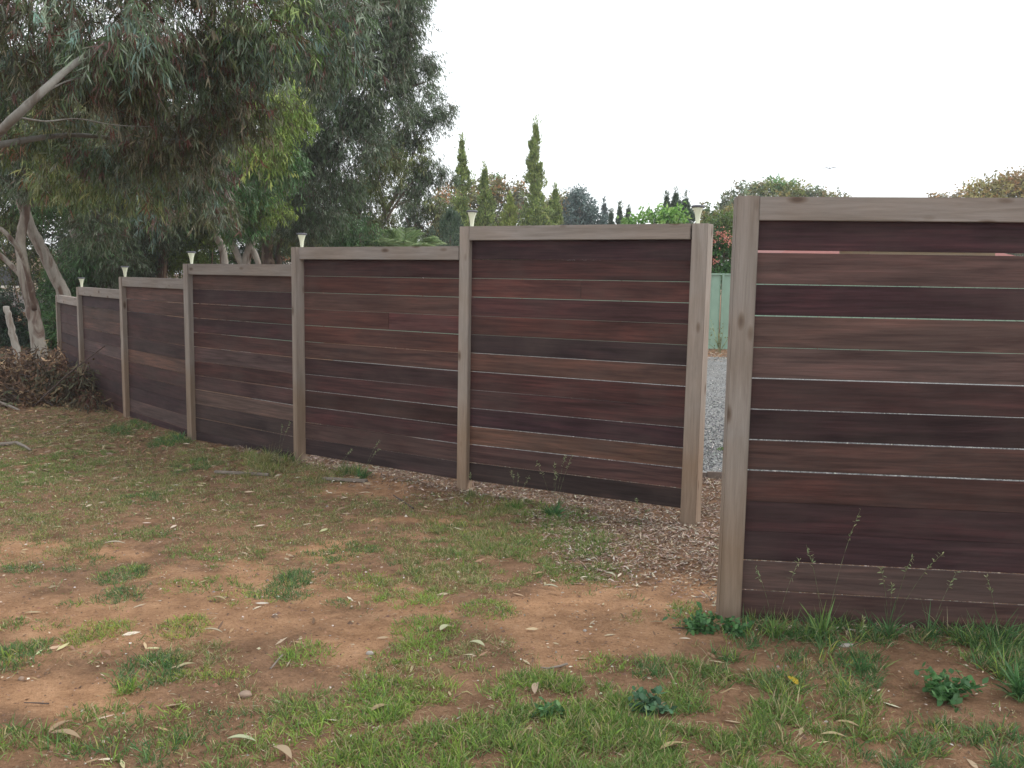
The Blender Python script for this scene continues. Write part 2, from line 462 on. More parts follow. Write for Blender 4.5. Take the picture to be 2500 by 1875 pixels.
# ------------------------------------------------------------------ solar lamps on the posts
M_CAP = plain('dark_grey_plastic', (0.10, 0.105, 0.12), 0.4, 30, 0.1)
m_, t_, b_ = mat('frosted_lamp_glass')
b_.inputs['Base Color'].default_value = (0.80, 0.84, 0.66, 1); b_.inputs['Roughness'].default_value = 0.35
b_.inputs['Subsurface Weight'].default_value = 0.6; b_.inputs['Subsurface Radius'].default_value = (0.03, 0.03, 0.03)
M_GLASS = m_
M_PV = plain('solar_cell', (0.02, 0.025, 0.05), 0.2, 20, 0.1)
lamp_lbl = ['on the post at the far lower end of the fence', 'on the third post of the stepped fence from its far end', 'on the fourth post of the stepped fence from its far end',
            'on the post between the two trunks and the sky, where the second widest panel starts', 'on the post in front of the tall narrow conifer', 'on the end post beside the gap in the fence']
lamp_lbl = ['small flared solar lamp, farthest and smallest, on the second post from the far end', 'small flared solar lamp on the third post from the far end of the fence',
            'flared solar lamp on the fourth post from the far end of the fence', 'flared solar lamp standing in front of the brown gum trunks, third nearest of the six',
            'flared solar lamp in front of the left tall narrow conifer', 'largest flared solar lamp, on the end post beside the gap']
lx = [198, 303, 468, 737, 1152, 1697]
for k in range(6):
    i = k + 1; zt = TOP - STEP * LV[i]
    j = min(i, 5); u, n, L = frame(post_pos[j], post_pos[j + 1])
    dback = 0.062
    base = post_pos[i] - n * dback
    d = base.y
    for _ in range(8):       # slide along the fence to where the lamp stands
        P = at(lx[k] + (6 if i == 6 else 0), PTY[i], d)
        s = (Vector((P.x, P.y, 0)) - base).dot(u); d = (base + u * s).y
    s = max(0.02, min(s, 0.2)); q = base + u * s
    g = empty('solar_lamp', (q.x, q.y, zt)); tag(g, lamp_lbl[k], 'lamp', 'solar lamps on the fence posts')
    mw = Matrix.Translation((q.x, q.y, zt - 0.002))
    hh = 1.0 if i != 6 else 1.02
    mb = MB(); mb.lathe([(0.013, -0.001), (0.013, 0.003), (0.0145, 0.02), (0.017, 0.045), (0.022, 0.07), (0.030, 0.095), (0.035, 0.108)]); mb.build('diffuser', M_GLASS, g, mw, True)
    mb = MB(); mb.lathe([(0.036, 0.107), (0.043, 0.108), (0.0445, 0.113), (0.043, 0.119), (0.036, 0.122)]); mb.build('solar_cap', M_CAP, g, mw)
    mb = MB(); mb.box(-0.022, 0.022, -0.022, 0.022, 0.1215, 0.1235); mb.build('solar_cell', M_PV, g, mw)

# ------------------------------------------------------------------ gravel, mulch, edging
nr_ = np.random.default_rng(3)
def sheet(name, poly_fn, xs, ys, lift, mat_):
    X, Y = np.meshgrid(xs, ys); Z = gz(X, Y) + lift
    Vv = np.stack([X.ravel(), Y.ravel(), Z.ravel()], 1)
    a, b2 = len(xs), len(ys); id_ = np.arange(a * b2).reshape(b2, a)
    Fq = np.stack([id_[:-1, :-1], id_[:-1, 1:], id_[1:, 1:], id_[1:, :-1]], -1).reshape(-1, 4)
    ctr = Vv[Fq].mean(1); keep = poly_fn(ctr[:, 0], ctr[:, 1]); Fq = Fq[keep]
    return link(name, mesh(name, Vv, flat=Fq.ravel(), totals=np.full(len(Fq), 4), smooth=True), mat_)
ED = [(-3.4, 11.6), (-2.0, 10.0), (-0.5, 8.75), (0.9, 7.95), (1.62, 7.6), (2.6, 7.5), (4.5, 7.4), (7.0, 7.35)]
def edge_y(x): return np.interp(x, [e[0] for e in ED], [e[1] for e in ED])
gravel = sheet('gravel', lambda x, y: (y > edge_y(x) + 0.02) & (y < 20.2 + 0.3 * np.sin(x)), axis([(-3.4, 9, 0.1)]), axis([(7.3, 20.8, 0.1)]), 0.012, gravel_mat())
tag(gravel, kind='structure')
M_EDGE = plain('grey_edging_timber', (0.24, 0.19, 0.16), 0.85, 12, 0.25)
for i in range(len(ED) - 1):
    if i in (0,): continue
    a = Vector((*ED[i], 0)); c = Vector((*ED[i + 1], 0)); a.z = float(gz(a.x, a.y)); c.z = float(gz(c.x, c.y))
    u = (c - a); L = u.length; u.normalize(); n = Vector((0, 0, 1)).cross(u)
    if i in (4,): a += Vector((0, 0, 0.006))
    mb = MB(); mb.box(0, L - 0.006, 0, 0.02, -0.05, 0.05, 0.003)
    o = mb.build('edging_board', M_EDGE, None, mat_from(a, u, n, Vector((0, 0, 1))))
    tag(o, 'low timber edging board along the gravel, %s' % ['', 'farthest left, behind the middle panels', 'behind the second widest fence panel', 'behind the left part of the widest stepped panel', 'crossing the gap beside the end post', 'just right of the gap', 'behind the right hand panel'][i], 'edging', 'edging boards along the gravel')

# generic sliver scatter -----------------------------------------------------
def slivers(name, P, dirs, length, width, colors, mat_, curl=0.0, segs=2, side=None, kind='stuff', parent=None, shape='leaf'):
    """P base points (n,3); dirs unit (n,3); one narrow blade each, bending by curl (downwards)"""
    n = len(P)
    rg = np.random.default_rng(n)
    up = rg.normal(size=(n, 3)) if side is None else side
    sd_ = np.cross(dirs, up); sd_ /= np.linalg.norm(sd_, axis=1, keepdims=True) + 1e-9
    L = length[:, None]; W = width[:, None]
    cv = np.zeros((n, 3)); cv[:, 2] = -1
    c_ = (curl if np.ndim(curl) else np.full(n, curl))[:, None]
    def pt(t): return P + dirs * L * t + cv * c_ * L * t * t
    if shape == 'leaf':
        m = pt(0.38); e = pt(1.0); m2 = pt(0.72)
        Vv = np.stack([P, m - sd_ * W * 0.5, m + sd_ * W * 0.5, m2 - sd_ * W * 0.33, m2 + sd_ * W * 0.33, e], 1).reshape(-1, 3)
        base = (np.arange(n) * 6)[:, None]
        fl = np.concatenate([base + np.array([[0, 2, 1]]), base + np.array([[1, 2, 4, 3]]), base + np.array([[3, 4, 5]])], 1).ravel()
        tot = np.tile([3, 4, 3], n); col = np.repeat(colors, 3, 0)
    elif shape == 'tri':
        m = pt(0.4); e = pt(1.0)
        Vv = np.stack([P, m - sd_ * W * 0.5, e, m + sd_ * W * 0.5], 1).reshape(-1, 3)
        base = (np.arange(n) * 4)[:, None]
        fl = (base + np.array([[0, 1, 2, 3]])).ravel(); tot = np.full(n, 4); col = colors
    else:  # blade: wide at base, tapering
        m = pt(0.5); e = pt(1.0)
        Vv = np.stack([P - sd_ * W * 0.5, P + sd_ * W * 0.5, m - sd_ * W * 0.4, m + sd_ * W * 0.4, e], 1).reshape(-1, 3)
        base = (np.arange(n) * 5)[:, None]
        fl = np.concatenate([base + np.array([[0, 1, 3, 2]]), base + np.array([[2, 3, 4]])], 1).ravel()
        tot = np.tile([4, 3], n); col = np.repeat(colors, 2, 0)
    return Vv, fl, tot, col
def merge(parts):
    Vs, Fs, Ts, Cs = [], [], [], []; k = 0
    for Vv, fl, tot, col in parts:
        Vs.append(Vv); Fs.append(fl + k); Ts.append(tot); Cs.append(col); k += len(Vv)
    return np.concatenate(Vs), np.concatenate(Fs), np.concatenate(Ts), np.concatenate(Cs)
def put(name, parts, mat_, parent=None):
    Vv, fl, tot, col = merge(parts)
    return link(name, mesh(name, Vv, flat=fl, totals=tot, col=col), mat_, parent)
def pal(rg, n, cols, probs, var=0.18):
    c = np.array(cols)[rg.choice(len(cols), n, p=np.array(probs) / sum(probs))]
    return c * rg.uniform(1 - var, 1 + var, (n, 1)) * rg.uniform(1 - var * 0.4, 1 + var * 0.4, (n, 3))
def flatdirs(rg, n, tilt=0.15):
    a = rg.uniform(0, 2 * np.pi, n); z = rg.normal(0, tilt, n)
    d = np.stack([np.cos(a), np.sin(a), z], 1); return d / np.linalg.norm(d, axis=1, keepdims=True)
def upish(rg, n, s=0.3):
    v = rg.normal(0, s, (n, 3)); v[:, 2] += 1; return v

# fence line as a function for region tests
FX = [p.x for p in post_pos]; FY = [p.y for p in post_pos]
def fence_y(x): return np.interp(x, FX, FY)

# wood-chip mulch under and behind the fence
rg = np.random.default_rng(21)
n = 290000
x = rg.uniform(-3.0, 4.2, n); y = rg.uniform(4.0, 10.6, n)
P2 = project(np.stack([x, y, gz(x, y)], 1))
behind = (y > fence_y(x) - 0.12) & (y < edge_y(x))
front = ell(P2, [(1560, 1330, 200, 95), (1700, 1330, 130, 110), (1470, 1262, 190, 48), (1640, 1270, 150, 80), (1180, 1200, 190, 42), (950, 1168, 140, 28), (2250, 1540, 400, 22)])
pr_ = np.where(behind & (x > -2.6), 1.0, np.where((y <= fence_y(x) - 0.12), front * np.where(P2[:, 0] < 1260, 0.25, 0.8), 0))
right = (x > pr.x) & (y > 4.25) & (y < edge_y(x)); pr_ = np.where(right, 0.8, pr_)
k = rg.uniform(size=n) < pr_ * (0.9 + 0.25 * wob(x, y, 3.0))
x, y = x[k], y[k]; n = len(x)
P = np.stack([x, y, gz(x, y) + rg.uniform(0.004, 0.016, n)], 1)
cols = pal(rg, n, [(0.32, 0.24, 0.185), (0.20, 0.135, 0.10), (0.46, 0.38, 0.30), (0.12, 0.08, 0.06), (0.60, 0.54, 0.46)], [4, 4, 2.6, 3, 1], 0.25)
mul_ = put('wood_chips', [slivers('c', P, flatdirs(rg, n, 0.28), rg.gamma(3, 0.008, n) + 0.008, rg.uniform(0.005, 0.012, n), cols, None, 0.05, side=upish(rg, n, 0.35), shape='tri')], M_DRY)
tag(mul_, 'brown and cream wood chip mulch under and behind the fence', 'mulch', kind='stuff')
# loose gravel stones
n = 26000
x = rg.uniform(0.6, 5.0, n); y = 7.5 + rg.gamma(1.6, 1.9, n)
k = (y > edge_y(x) + 0.04) & (y < 18); x, y = x[k], y[k]; n = len(x)
P = np.stack([x, y, gz(x, y) + 0.012], 1); s = rg.uniform(0.006, 0.016, n)
oct_ = np.array([(1, 0, 0), (0, 1, 0), (-1, 0, 0), (0, -1, 0), (0, 0, 0.8)])
rr = rg.uniform(0.6, 1.3, (n, 5, 1)); an = rg.uniform(0, 6.28, n)
ox = oct_[None] * rr * s[:, None, None]
Vv = np.stack([ox[..., 0] * np.cos(an)[:, None] - ox[..., 1] * np.sin(an)[:, None], ox[..., 0] * np.sin(an)[:, None] + ox[..., 1] * np.cos(an)[:, None], ox[..., 2]], -1) + P[:, None]
base = (np.arange(n) * 5)[:, None]
fl = np.concatenate([base + np.array([[a, (a + 1) % 4, 4]]) for a in range(4)], 1).ravel()
cols = np.repeat(pal(rg, n, [(0.17, 0.175, 0.175), (0.10, 0.10, 0.10), (0.30, 0.30, 0.29), (0.6, 0.58, 0.54)], [4, 4, 2, 0.5]), 4, 0)
o = put('gravel_stones', [(Vv.reshape(-1, 3), fl, np.full(n * 4, 3), cols)], M_DRY); tag(o, 'loose blue grey gravel stones on the driveway behind the gap', 'gravel', kind='stuff')

# ------------------------------------------------------------------ grass
# (cx, cy, rx, ry, density, height m, palette)  palette 0 fresh bright, 1 mid green, 2 dark green, 3 olive dry, 4 yellow green
GP = [
 (1150, 1800, 420, 150, 0.75, 0.05, 0), (1480, 1790, 260, 110, 0.7, 0.05, 1), (1750, 1790, 240, 100, 0.7, 0.055, 1), (2250, 1810, 200, 70, 0.5, 0.055, 2), (1850, 1660, 180, 50, 0.45, 0.05, 2),
 (1150, 1850, 330, 140, 0.95, 0.050, 1), (1450, 1830, 300, 130, 0.95, 0.055, 1), (1050, 1740, 170, 50, 0.9, 0.045, 0), (1300, 1700, 170, 60, 0.7, 0.045, 1), (1820, 1800, 200, 80, 0.85, 0.06, 1),
 (2000, 1650, 260, 60, 0.55, 0.05, 2), (1750, 1700, 120, 70, 0.8, 0.06, 1), (1900, 1720, 90, 50, 0.95, 0.07, 1), (2150, 1780, 90, 90, 0.55, 0.06, 2), (2300, 1830, 150, 60, 0.5, 0.05, 1), (2330, 1700, 60, 60, 0.45, 0.05, 2), (2480, 1650, 60, 150, 0.95, 0.10, 2), (2430, 1570, 90, 45, 0.9, 0.10, 2),
 (2090, 1740, 60, 60, 0.8, 0.07, 1), (1990, 1850, 120, 50, 0.5, 0.05, 1), (1640, 1860, 120, 50, 0.8, 0.06, 1), (2480, 1850, 80, 60, 0.7, 0.07, 2),
 (1100, 1370, 180, 55, 0.62, 0.035, 3), (1250, 1350, 200, 70, 0.7, 0.04, 1), (1430, 1325, 70, 32, 0.85, 0.05, 1), (1340, 1255, 110, 40, 0.7, 0.045, 1), (1200, 1235, 120, 34, 0.55, 0.045, 3), (1150, 1290, 160, 40, 0.6, 0.045, 3), (1080, 1420, 160, 40, 0.75, 0.035, 3),
 (1350, 1400, 170, 30, 0.7, 0.03, 1), (1020, 1460, 90, 22, 0.9, 0.035, 0), (1190, 1490, 55, 20, 0.75, 0.03, 0), (1040, 1540, 65, 28, 0.95, 0.04, 0), (1180, 1580, 60, 22, 0.65, 0.03, 3), (1010, 1600, 80, 25, 0.8, 0.04, 0), (960, 1650, 90, 30, 0.6, 0.035, 3), (1480, 1622, 55, 16, 0.9, 0.035, 0), (1590, 1635, 36, 22, 0.95, 0.055, 2), (1200, 1640, 120, 30, 0.4, 0.03, 3), (1690, 1640, 60, 24, 0.7, 0.06, 1),
 (1680, 1350, 26, 14, 0.9, 0.05, 0), (1540, 1505, 30, 12, 0.4, 0.02, 3), (1240, 1497, 25, 8, 0.6, 0.02, 2), (1450, 1395, 60, 20, 0.5, 0.03, 1),
 (300, 1405, 40, 18, 0.95, 0.045, 2), (220, 1478, 75, 22, 0.8, 0.035, 2), (290, 1455, 50, 16, 0.7, 0.035, 2), (715, 1418, 38, 18, 0.95, 0.045, 2), (690, 1452, 60, 14, 0.8, 0.035, 2), (540, 1430, 90, 16, 0.55, 0.03, 1), (430, 1430, 40, 14, 0.5, 0.03, 0), (600, 1460, 70, 14, 0.4, 0.03, 4),
 (240, 1545, 55, 22, 0.95, 0.035, 4), (445, 1535, 50, 22, 0.98, 0.04, 4), (370, 1640, 62, 36, 0.98, 0.055, 2), (480, 1605, 70, 28, 0.6, 0.035, 3), (540, 1645, 60, 16, 0.85, 0.03, 4), (460, 1660, 50, 14, 0.6, 0.03, 4), (320, 1680, 14, 12, 0.98, 0.07, 0), (740, 1600, 58, 24, 0.85, 0.04, 0), (820, 1475, 26, 9, 0.7, 0.025, 2), (740, 1735, 75, 36, 0.8, 0.045, 1), (700, 1770, 60, 20, 0.6, 0.03, 0), (640, 1710, 60, 30, 0.3, 0.03, 3),
 (30, 1605, 60, 30, 0.85, 0.045, 2), (80, 1580, 30, 12, 0.8, 0.04, 1), (20, 1530, 30, 14, 0.8, 0.035, 1), (130, 1525, 40, 10, 0.5, 0.025, 2), (60, 1815, 130, 45, 0.75, 0.055, 1), (250, 1770, 90, 40, 0.5, 0.045, 1), (330, 1835, 130, 45, 0.75, 0.055, 2), (440, 1740, 35, 16, 0.8, 0.035, 0), (560, 1850, 90, 30, 0.55, 0.045, 1), (420, 1800, 60, 30, 0.6, 0.035, 1), (620, 1820, 36, 16, 0.85, 0.04, 0), (890, 1790, 60, 32, 0.95, 0.045, 0), (880, 1860, 120, 30, 0.7, 0.04, 0), (960, 1700, 90, 30, 0.7, 0.04, 0), (560, 1760, 70, 26, 0.45, 0.03, 2), (830, 1850, 60, 30, 0.7, 0.04, 4),
 (100, 1280, 160, 60, 0.55, 0.03, 3), (60, 1160, 140, 60, 0.8, 0.035, 1), (260, 1180, 220, 70, 0.65, 0.03, 3), (560, 1190, 260, 55, 0.6, 0.03, 3), (350, 1215, 55, 14, 0.9, 0.035, 2), (190, 1345, 110, 26, 0.55, 0.03, 3), (300, 1310, 90, 22, 0.6, 0.03, 1), (200, 1375, 60, 18, 0.6, 0.03, 2), (780, 1260, 260, 50, 0.5, 0.03, 3), (480, 1350, 70, 22, 0.6, 0.03, 1), (580, 1365, 80, 22, 0.65, 0.03, 1), (720, 1330, 150, 30, 0.45, 0.03, 3), (830, 1345, 90, 26, 0.6, 0.035, 2), (900, 1340, 90, 30, 0.55, 0.03, 1), (960, 1400, 110, 30, 0.6, 0.035, 1), (880, 1420, 60, 16, 0.6, 0.03, 4), (50, 1390, 50, 8, 0.8, 0.03, 2),
 (440, 1070, 40, 22, 0.95, 0.07, 2), (330, 1045, 50, 18, 0.8, 0.06, 2), (680, 1120, 70, 34, 0.85, 0.11, 3), (880, 1130, 40, 34, 0.8, 0.13, 2), (820, 1150, 90, 26, 0.7, 0.08, 3), (560, 1120, 160, 26, 0.45, 0.04, 3), (480, 1140, 60, 16, 0.6, 0.05, 2), (130, 1070, 200, 26, 0.5, 0.04, 3),
 (1330, 1222, 50, 14, 0.8, 0.07, 2), (1930, 1545, 190, 34, 0.75, 0.08, 2), (2230, 1560, 160, 26, 0.6, 0.07, 2), (1700, 1510, 50, 30, 0.4, 0.05, 1), (1790, 1600, 120, 30, 0.6, 0.06, 2), (2300, 1560, 200, 24, 0.3, 0.08, 3), (2050, 1590, 70, 60, 0.6, 0.09, 2)]
PALS = [([(0.24, 0.37, 0.07), (0.32, 0.44, 0.10), (0.15, 0.26, 0.05), (0.44, 0.38, 0.20)], [4, 2, 2, 1.0]),
        ([(0.17, 0.27, 0.07), (0.23, 0.33, 0.09), (0.12, 0.19, 0.05), (0.42, 0.35, 0.20)], [4, 2, 3, 1.8]),
        ([(0.10, 0.20, 0.07), (0.14, 0.25, 0.09), (0.08, 0.15, 0.05), (0.36, 0.31, 0.18)], [4, 2, 3, 1.1]),
        ([(0.24, 0.25, 0.09), (0.34, 0.30, 0.13), (0.48, 0.41, 0.23), (0.17, 0.21, 0.07)], [4, 3, 3, 3]),
        ([(0.36, 0.42, 0.09), (0.27, 0.36, 0.07), (0.42, 0.38, 0.16), (0.14, 0.22, 0.05)], [4, 3, 1.5, 2])]
rg = np.random.default_rng(77)
parts = []
nblades = 0
def blades_at(cx, cy, hgt, pi, nb, spread):
    """tufts at points (arrays) -> blades"""
    m = len(cx)
    rep = np.repeat(np.arange(m), nb)
    k = len(rep)
    ox = rg.normal(0, 1, k) * np.repeat(spread, nb); oy = rg.normal(0, 1, k) * np.repeat(spread, nb)
    bx, by = cx[rep] + ox, cy[rep] + oy
    h = hgt[rep] * rg.uniform(0.5, 1.5, k) * 1.15
    lean = rg.normal(0, 0.45, (k, 2)) + np.stack([ox, oy], 1) / (np.repeat(spread, nb)[:, None] + 1e-6) * 0.28
    d = np.stack([lean[:, 0], lean[:, 1], np.full(k, 1.0)], 1); d /= np.linalg.norm(d, axis=1, keepdims=True)
    P = np.stack([bx, by, gz(bx, by) - 0.002], 1)
    cols = np.zeros((k, 3))
    for q in range(5):
        s = pi[rep] == q
        if s.any(): cols[s] = pal(rg, int(s.sum()), *PALS[q], 0.2)
    wd = rg.uniform(0.0022, 0.0042, k) * (0.8 + np.clip(h, 0, 0.1) * 5)
    return slivers('g', P, d, h, wd, cols, None, rg.uniform(0.1, 0.55, k), shape='blade')
cxs, cys, hs, pis, nbs, sps = [], [], [], [], [], []
for (cx, cy, rx, ry, den, h, p) in GP:
    c = ground_at(cx, cy); a = ground_at(cx + rx, cy); b2 = ground_at(cx, cy + ry); b3 = ground_at(cx, max(cy - ry, cy - ry))
    wx = (a - c).length; wy = (b3 - b2).length / 2
    area = math.pi * wx * wy
    n = int(area * den * (2600 if h < 0.06 else 1900)) + 5
    r_ = np.sqrt(rg.uniform(0, 1, n)) ** 0.9; th = rg.uniform(0, 6.28, n)
    qx = c.x + wx * r_ * np.cos(th) * 1.3; qy = c.y + wy * r_ * np.sin(th) * 1.3 + (b3.y + b2.y) / 2 - c.y
    nz = wob(qx, qy, 9.0) + 0.6 * wob(qx + 5, qy, 22.0)
    k = nz > -0.62 + 1.1 * (1 - den) + 1.5 * np.clip(r_, 0, 1) ** 4 * (h < 0.2)
    if area < 0.06: k[:] = True
    k &= (qy < fence_y(qx) - 0.02) | (qx > FX[-1])
    k &= ~((qx > pr.x - 0.05) & (qy > 4.22))
    qx, qy = qx[k], qy[k]; n = len(qx)
    cxs.append(qx); cys.append(qy)
    edge = 1.1 - 0.5 * r_[k] ** 2
    hs.append(h * rg.uniform(0.6, 1.2, n) * edge); pis.append(np.where(rg.uniform(size=n) < 0.78, p, rg.integers(0, 5, n)))
    nbs.append(rg.integers(5, 13, n)); sps.append(rg.uniform(0.008, 0.02, n))
# general thin scatter over the yard
n = 60000
qx = rg.uniform(-6.5, 2.8, n); qy = rg.uniform(2.4, 11, n)
k = (wob(qx, qy, 4.0) + 0.7 * wob(qx, qy + 9, 13.0) > 0.22 - 0.6 * sstep((qy - 4.2) / 1.6)) & (rg.uniform(size=n) < 0.35 + 0.65 * sstep((qy - 4.2) / 1.6)) & (qy < fence_y(qx) - 0.05) & ~((qx > pr.x - 0.1) & (qy > 4.2)) & (ell(project(np.stack([qx, qy, gz(qx, qy)], 1)), SAND) < 0.75)
qx, qy = qx[k], qy[k]; n = len(qx)
cxs.append(qx); cys.append(qy); hs.append(rg.uniform(0.012, 0.03, n)); pis.append(rg.choice([1, 2, 3, 3, 3], n)); nbs.append(rg.integers(4, 9, n)); sps.append(rg.uniform(0.008, 0.02, n))
cxs, cys, hs, pis, nbs, sps = map(np.concatenate, (cxs, cys, hs, pis, nbs, sps))
g = blades_at(cxs, cys, hs, pis, nbs, sps)
o = put('grass', [g], M_GRASS); tag(o, 'patchy short green grass and tufts growing over the red soil', 'grass', kind='stuff')
print('blades', len(g[2]) // 2)
# straw and dead thatch near the tufts
k = rg.choice(len(cxs), 14000); m = 4
bx = np.repeat(cxs[k], m) + rg.normal(0, 0.05, 14000 * m); by = np.repeat(cys[k], m) + rg.normal(0, 0.05, 14000 * m)
ok = ((by < fence_y(bx) - 0.02) | (bx > FX[-1])) & ~((bx > pr.x) & (by > 4.2)); bx, by = bx[ok], by[ok]; n = len(bx)
P = np.stack([bx, by, gz(bx, by) + rg.uniform(0.001, 0.012, n)], 1)
cols = pal(rg, n, [(0.42, 0.34, 0.20), (0.28, 0.21, 0.12), (0.5, 0.44, 0.3), (0.17, 0.11, 0.07)], [3, 3, 1.5, 2])
o = put('straw', [slivers('s', P, flatdirs(rg, n, 0.22), rg.uniform(0.012, 0.05, n), rg.uniform(0.001, 0.0026, n), cols, None, 0.1, side=upish(rg, n), shape='tri')], M_DRY)
tag(o, 'fine dead straw lying between the grass tufts', 'straw', kind='stuff')

# ------------------------------------------------------------------ litter
def litter(n, xs, ys, lmin, lmax, aspect, cols, probs, dens=None, lift=0.004, tilt=0.12, shape='leaf'):
    x = rg.uniform(*xs, n); y = rg.uniform(*ys, n)
    k = np.ones(n, bool) if dens is None else rg.uniform(size=n) < dens(x, y)
    k &= ((y < fence_y(x) - 0.03) | (x > FX[-1])) & ~((x > pr.x - 0.02) & (y > 4.2))
    x, y = x[k], y[k]; n = len(x)
    L = rg.uniform(lmin, lmax, n)
    P = np.stack([x, y, gz(x, y) + rg.uniform(lift, lift * 2.5, n)], 1)
    d = flatdirs(rg, n, tilt); d[:, 2] = np.abs(d[:, 2])
    return slivers('l', P, d, L, L * rg.uniform(*aspect, n), pal(rg, n, cols, probs), None, rg.uniform(-0.02, 0.18, n), side=upish(rg, n, 0.45), shape=shape)
LC = [(0.46, 0.36, 0.24), (0.33, 0.21, 0.13), (0.60, 0.52, 0.40), (0.20, 0.12, 0.08), (0.52, 0.50, 0.28)]
LP = [4, 4, 2, 2, 0.8]
def lit_d(x, y):
    P2 = project(np.stack([x, y, gz(x, y)], 1))
    a = ell(P2, [(300, 1130, 420, 110), (150, 1060, 300, 80), (700, 1200, 350, 80)])
    return np.clip(0.2 + 0.75 * a + 0.12 * (y > 5), 0, 1)
p1 = litter(6500, (-5.4, 2.6), (2.7, 11.5), 0.035, 0.085, (0.13, 0.26), LC, LP, lit_d)
p2 = litter(42000, (-5.4, 2.6), (2.5, 11.5), 0.006, 0.022, (0.15, 0.6), [(0.30, 0.2, 0.13), (0.12, 0.075, 0.05), (0.5, 0.42, 0.32), (0.6, 0.56, 0.5)], [3, 4, 2, 0.6], lambda x, y: 0.45 + 0.4 * (wob(x, y, 5) > 0), 0.003, 0.2, 'tri')
p3 = litter(9000, (-7, -2.0), (7.2, 13.5), 0.02, 0.09, (0.1, 0.25), [(0.42, 0.27, 0.15), (0.25, 0.14, 0.08), (0.5, 0.4, 0.26), (0.13, 0.08, 0.05)], [3, 4, 2, 3], lambda x, y: sstep((y - 7.0 + 0.35 * (x + 4)) / 2.2), 0.004, 0.2)
o = put('leaf_litter', [p1, p2, p3], M_DRY); tag(o, 'scattered dry gum leaves, bark crumbs and twigs on the yard soil', 'leaf litter', kind='stuff')
# small clods and pebbles in the sand
n = 26000
x = rg.uniform(-4, 2.6, n); y = rg.uniform(2.6, 8, n); k = (y < fence_y(x) - 0.05) & ~((x > pr.x) & (y > 4.2)); x, y = x[k], y[k]; n = len(x)
P = np.stack([x, y, gz(x, y) - 0.001], 1); s = rg.gamma(1.6, 0.0017, n) + 0.0015
rr = rg.uniform(0.6, 1.3, (n, 5, 1)); ox = oct_[None] * rr * s[:, None, None]
base = (np.arange(n) * 5)[:, None]; fl = np.concatenate([base + np.array([[a, (a + 1) % 4, 4]]) for a in range(4)], 1).ravel()
cols = np.repeat(pal(rg, n, [(0.33, 0.19, 0.12), (0.18, 0.11, 0.075), (0.62, 0.58, 0.52), (0.28, 0.25, 0.24)], [4, 4, 0.15, 0.5]), 4, 0)
o = put('pebbles', [((ox + P[:, None]).reshape(-1, 3), fl, np.full(n * 4, 3), cols)], M_DRY); tag(o, 'tiny clods and pale grit scattered over the bare sandy soil', 'grit', kind='stuff')

# individual bigger leaves, stones, sticks
def big_leaf(px, py, L, asp, ang, colr, label, wcurl=0.06):
    colr = tuple(0.72 * c for c in colr)
    p = ground_at(px, py); m = 9
    Vv = []; Fc = []
    for i in range(m):
        t = i / (m - 1); wdt = L * asp * 0.5 * math.sin(math.pi * min(1, t ** 0.8 * 0.98 + 0.02)) ** 0.8
        bend = 0.06 * L * math.sin(t * 3.1); z = 0.018 + L * wcurl * math.sin(t * math.pi)
        for s in (-1, 0, 1): Vv.append((L * (t - 0.5), s * wdt + bend, z + abs(s) * wdt * 0.35))
    for i in range(m - 1):
        for s in range(2): Fc.append((i * 3 + s, i * 3 + s + 1, i * 3 + s + 4, i * 3 + s + 3))
    Vv += [(a, b2, c - 0.0015) for a, b2, c in Vv]; k = m * 3; Fc += [tuple(j + k for j in f[::-1]) for f in Fc]
    me = mesh('gum_leaf', Vv, Fc, smooth=True, col=np.tile(np.array(colr), (len(Fc), 1)))
    o = link('gum_leaf', me, M_DRY, None, Matrix.Translation((p.x, p.y, p.z)) @ Matrix.Rotation(R(ang), 4, 'Z'))
    tag(o, label, 'leaf', 'larger fallen gum leaves')
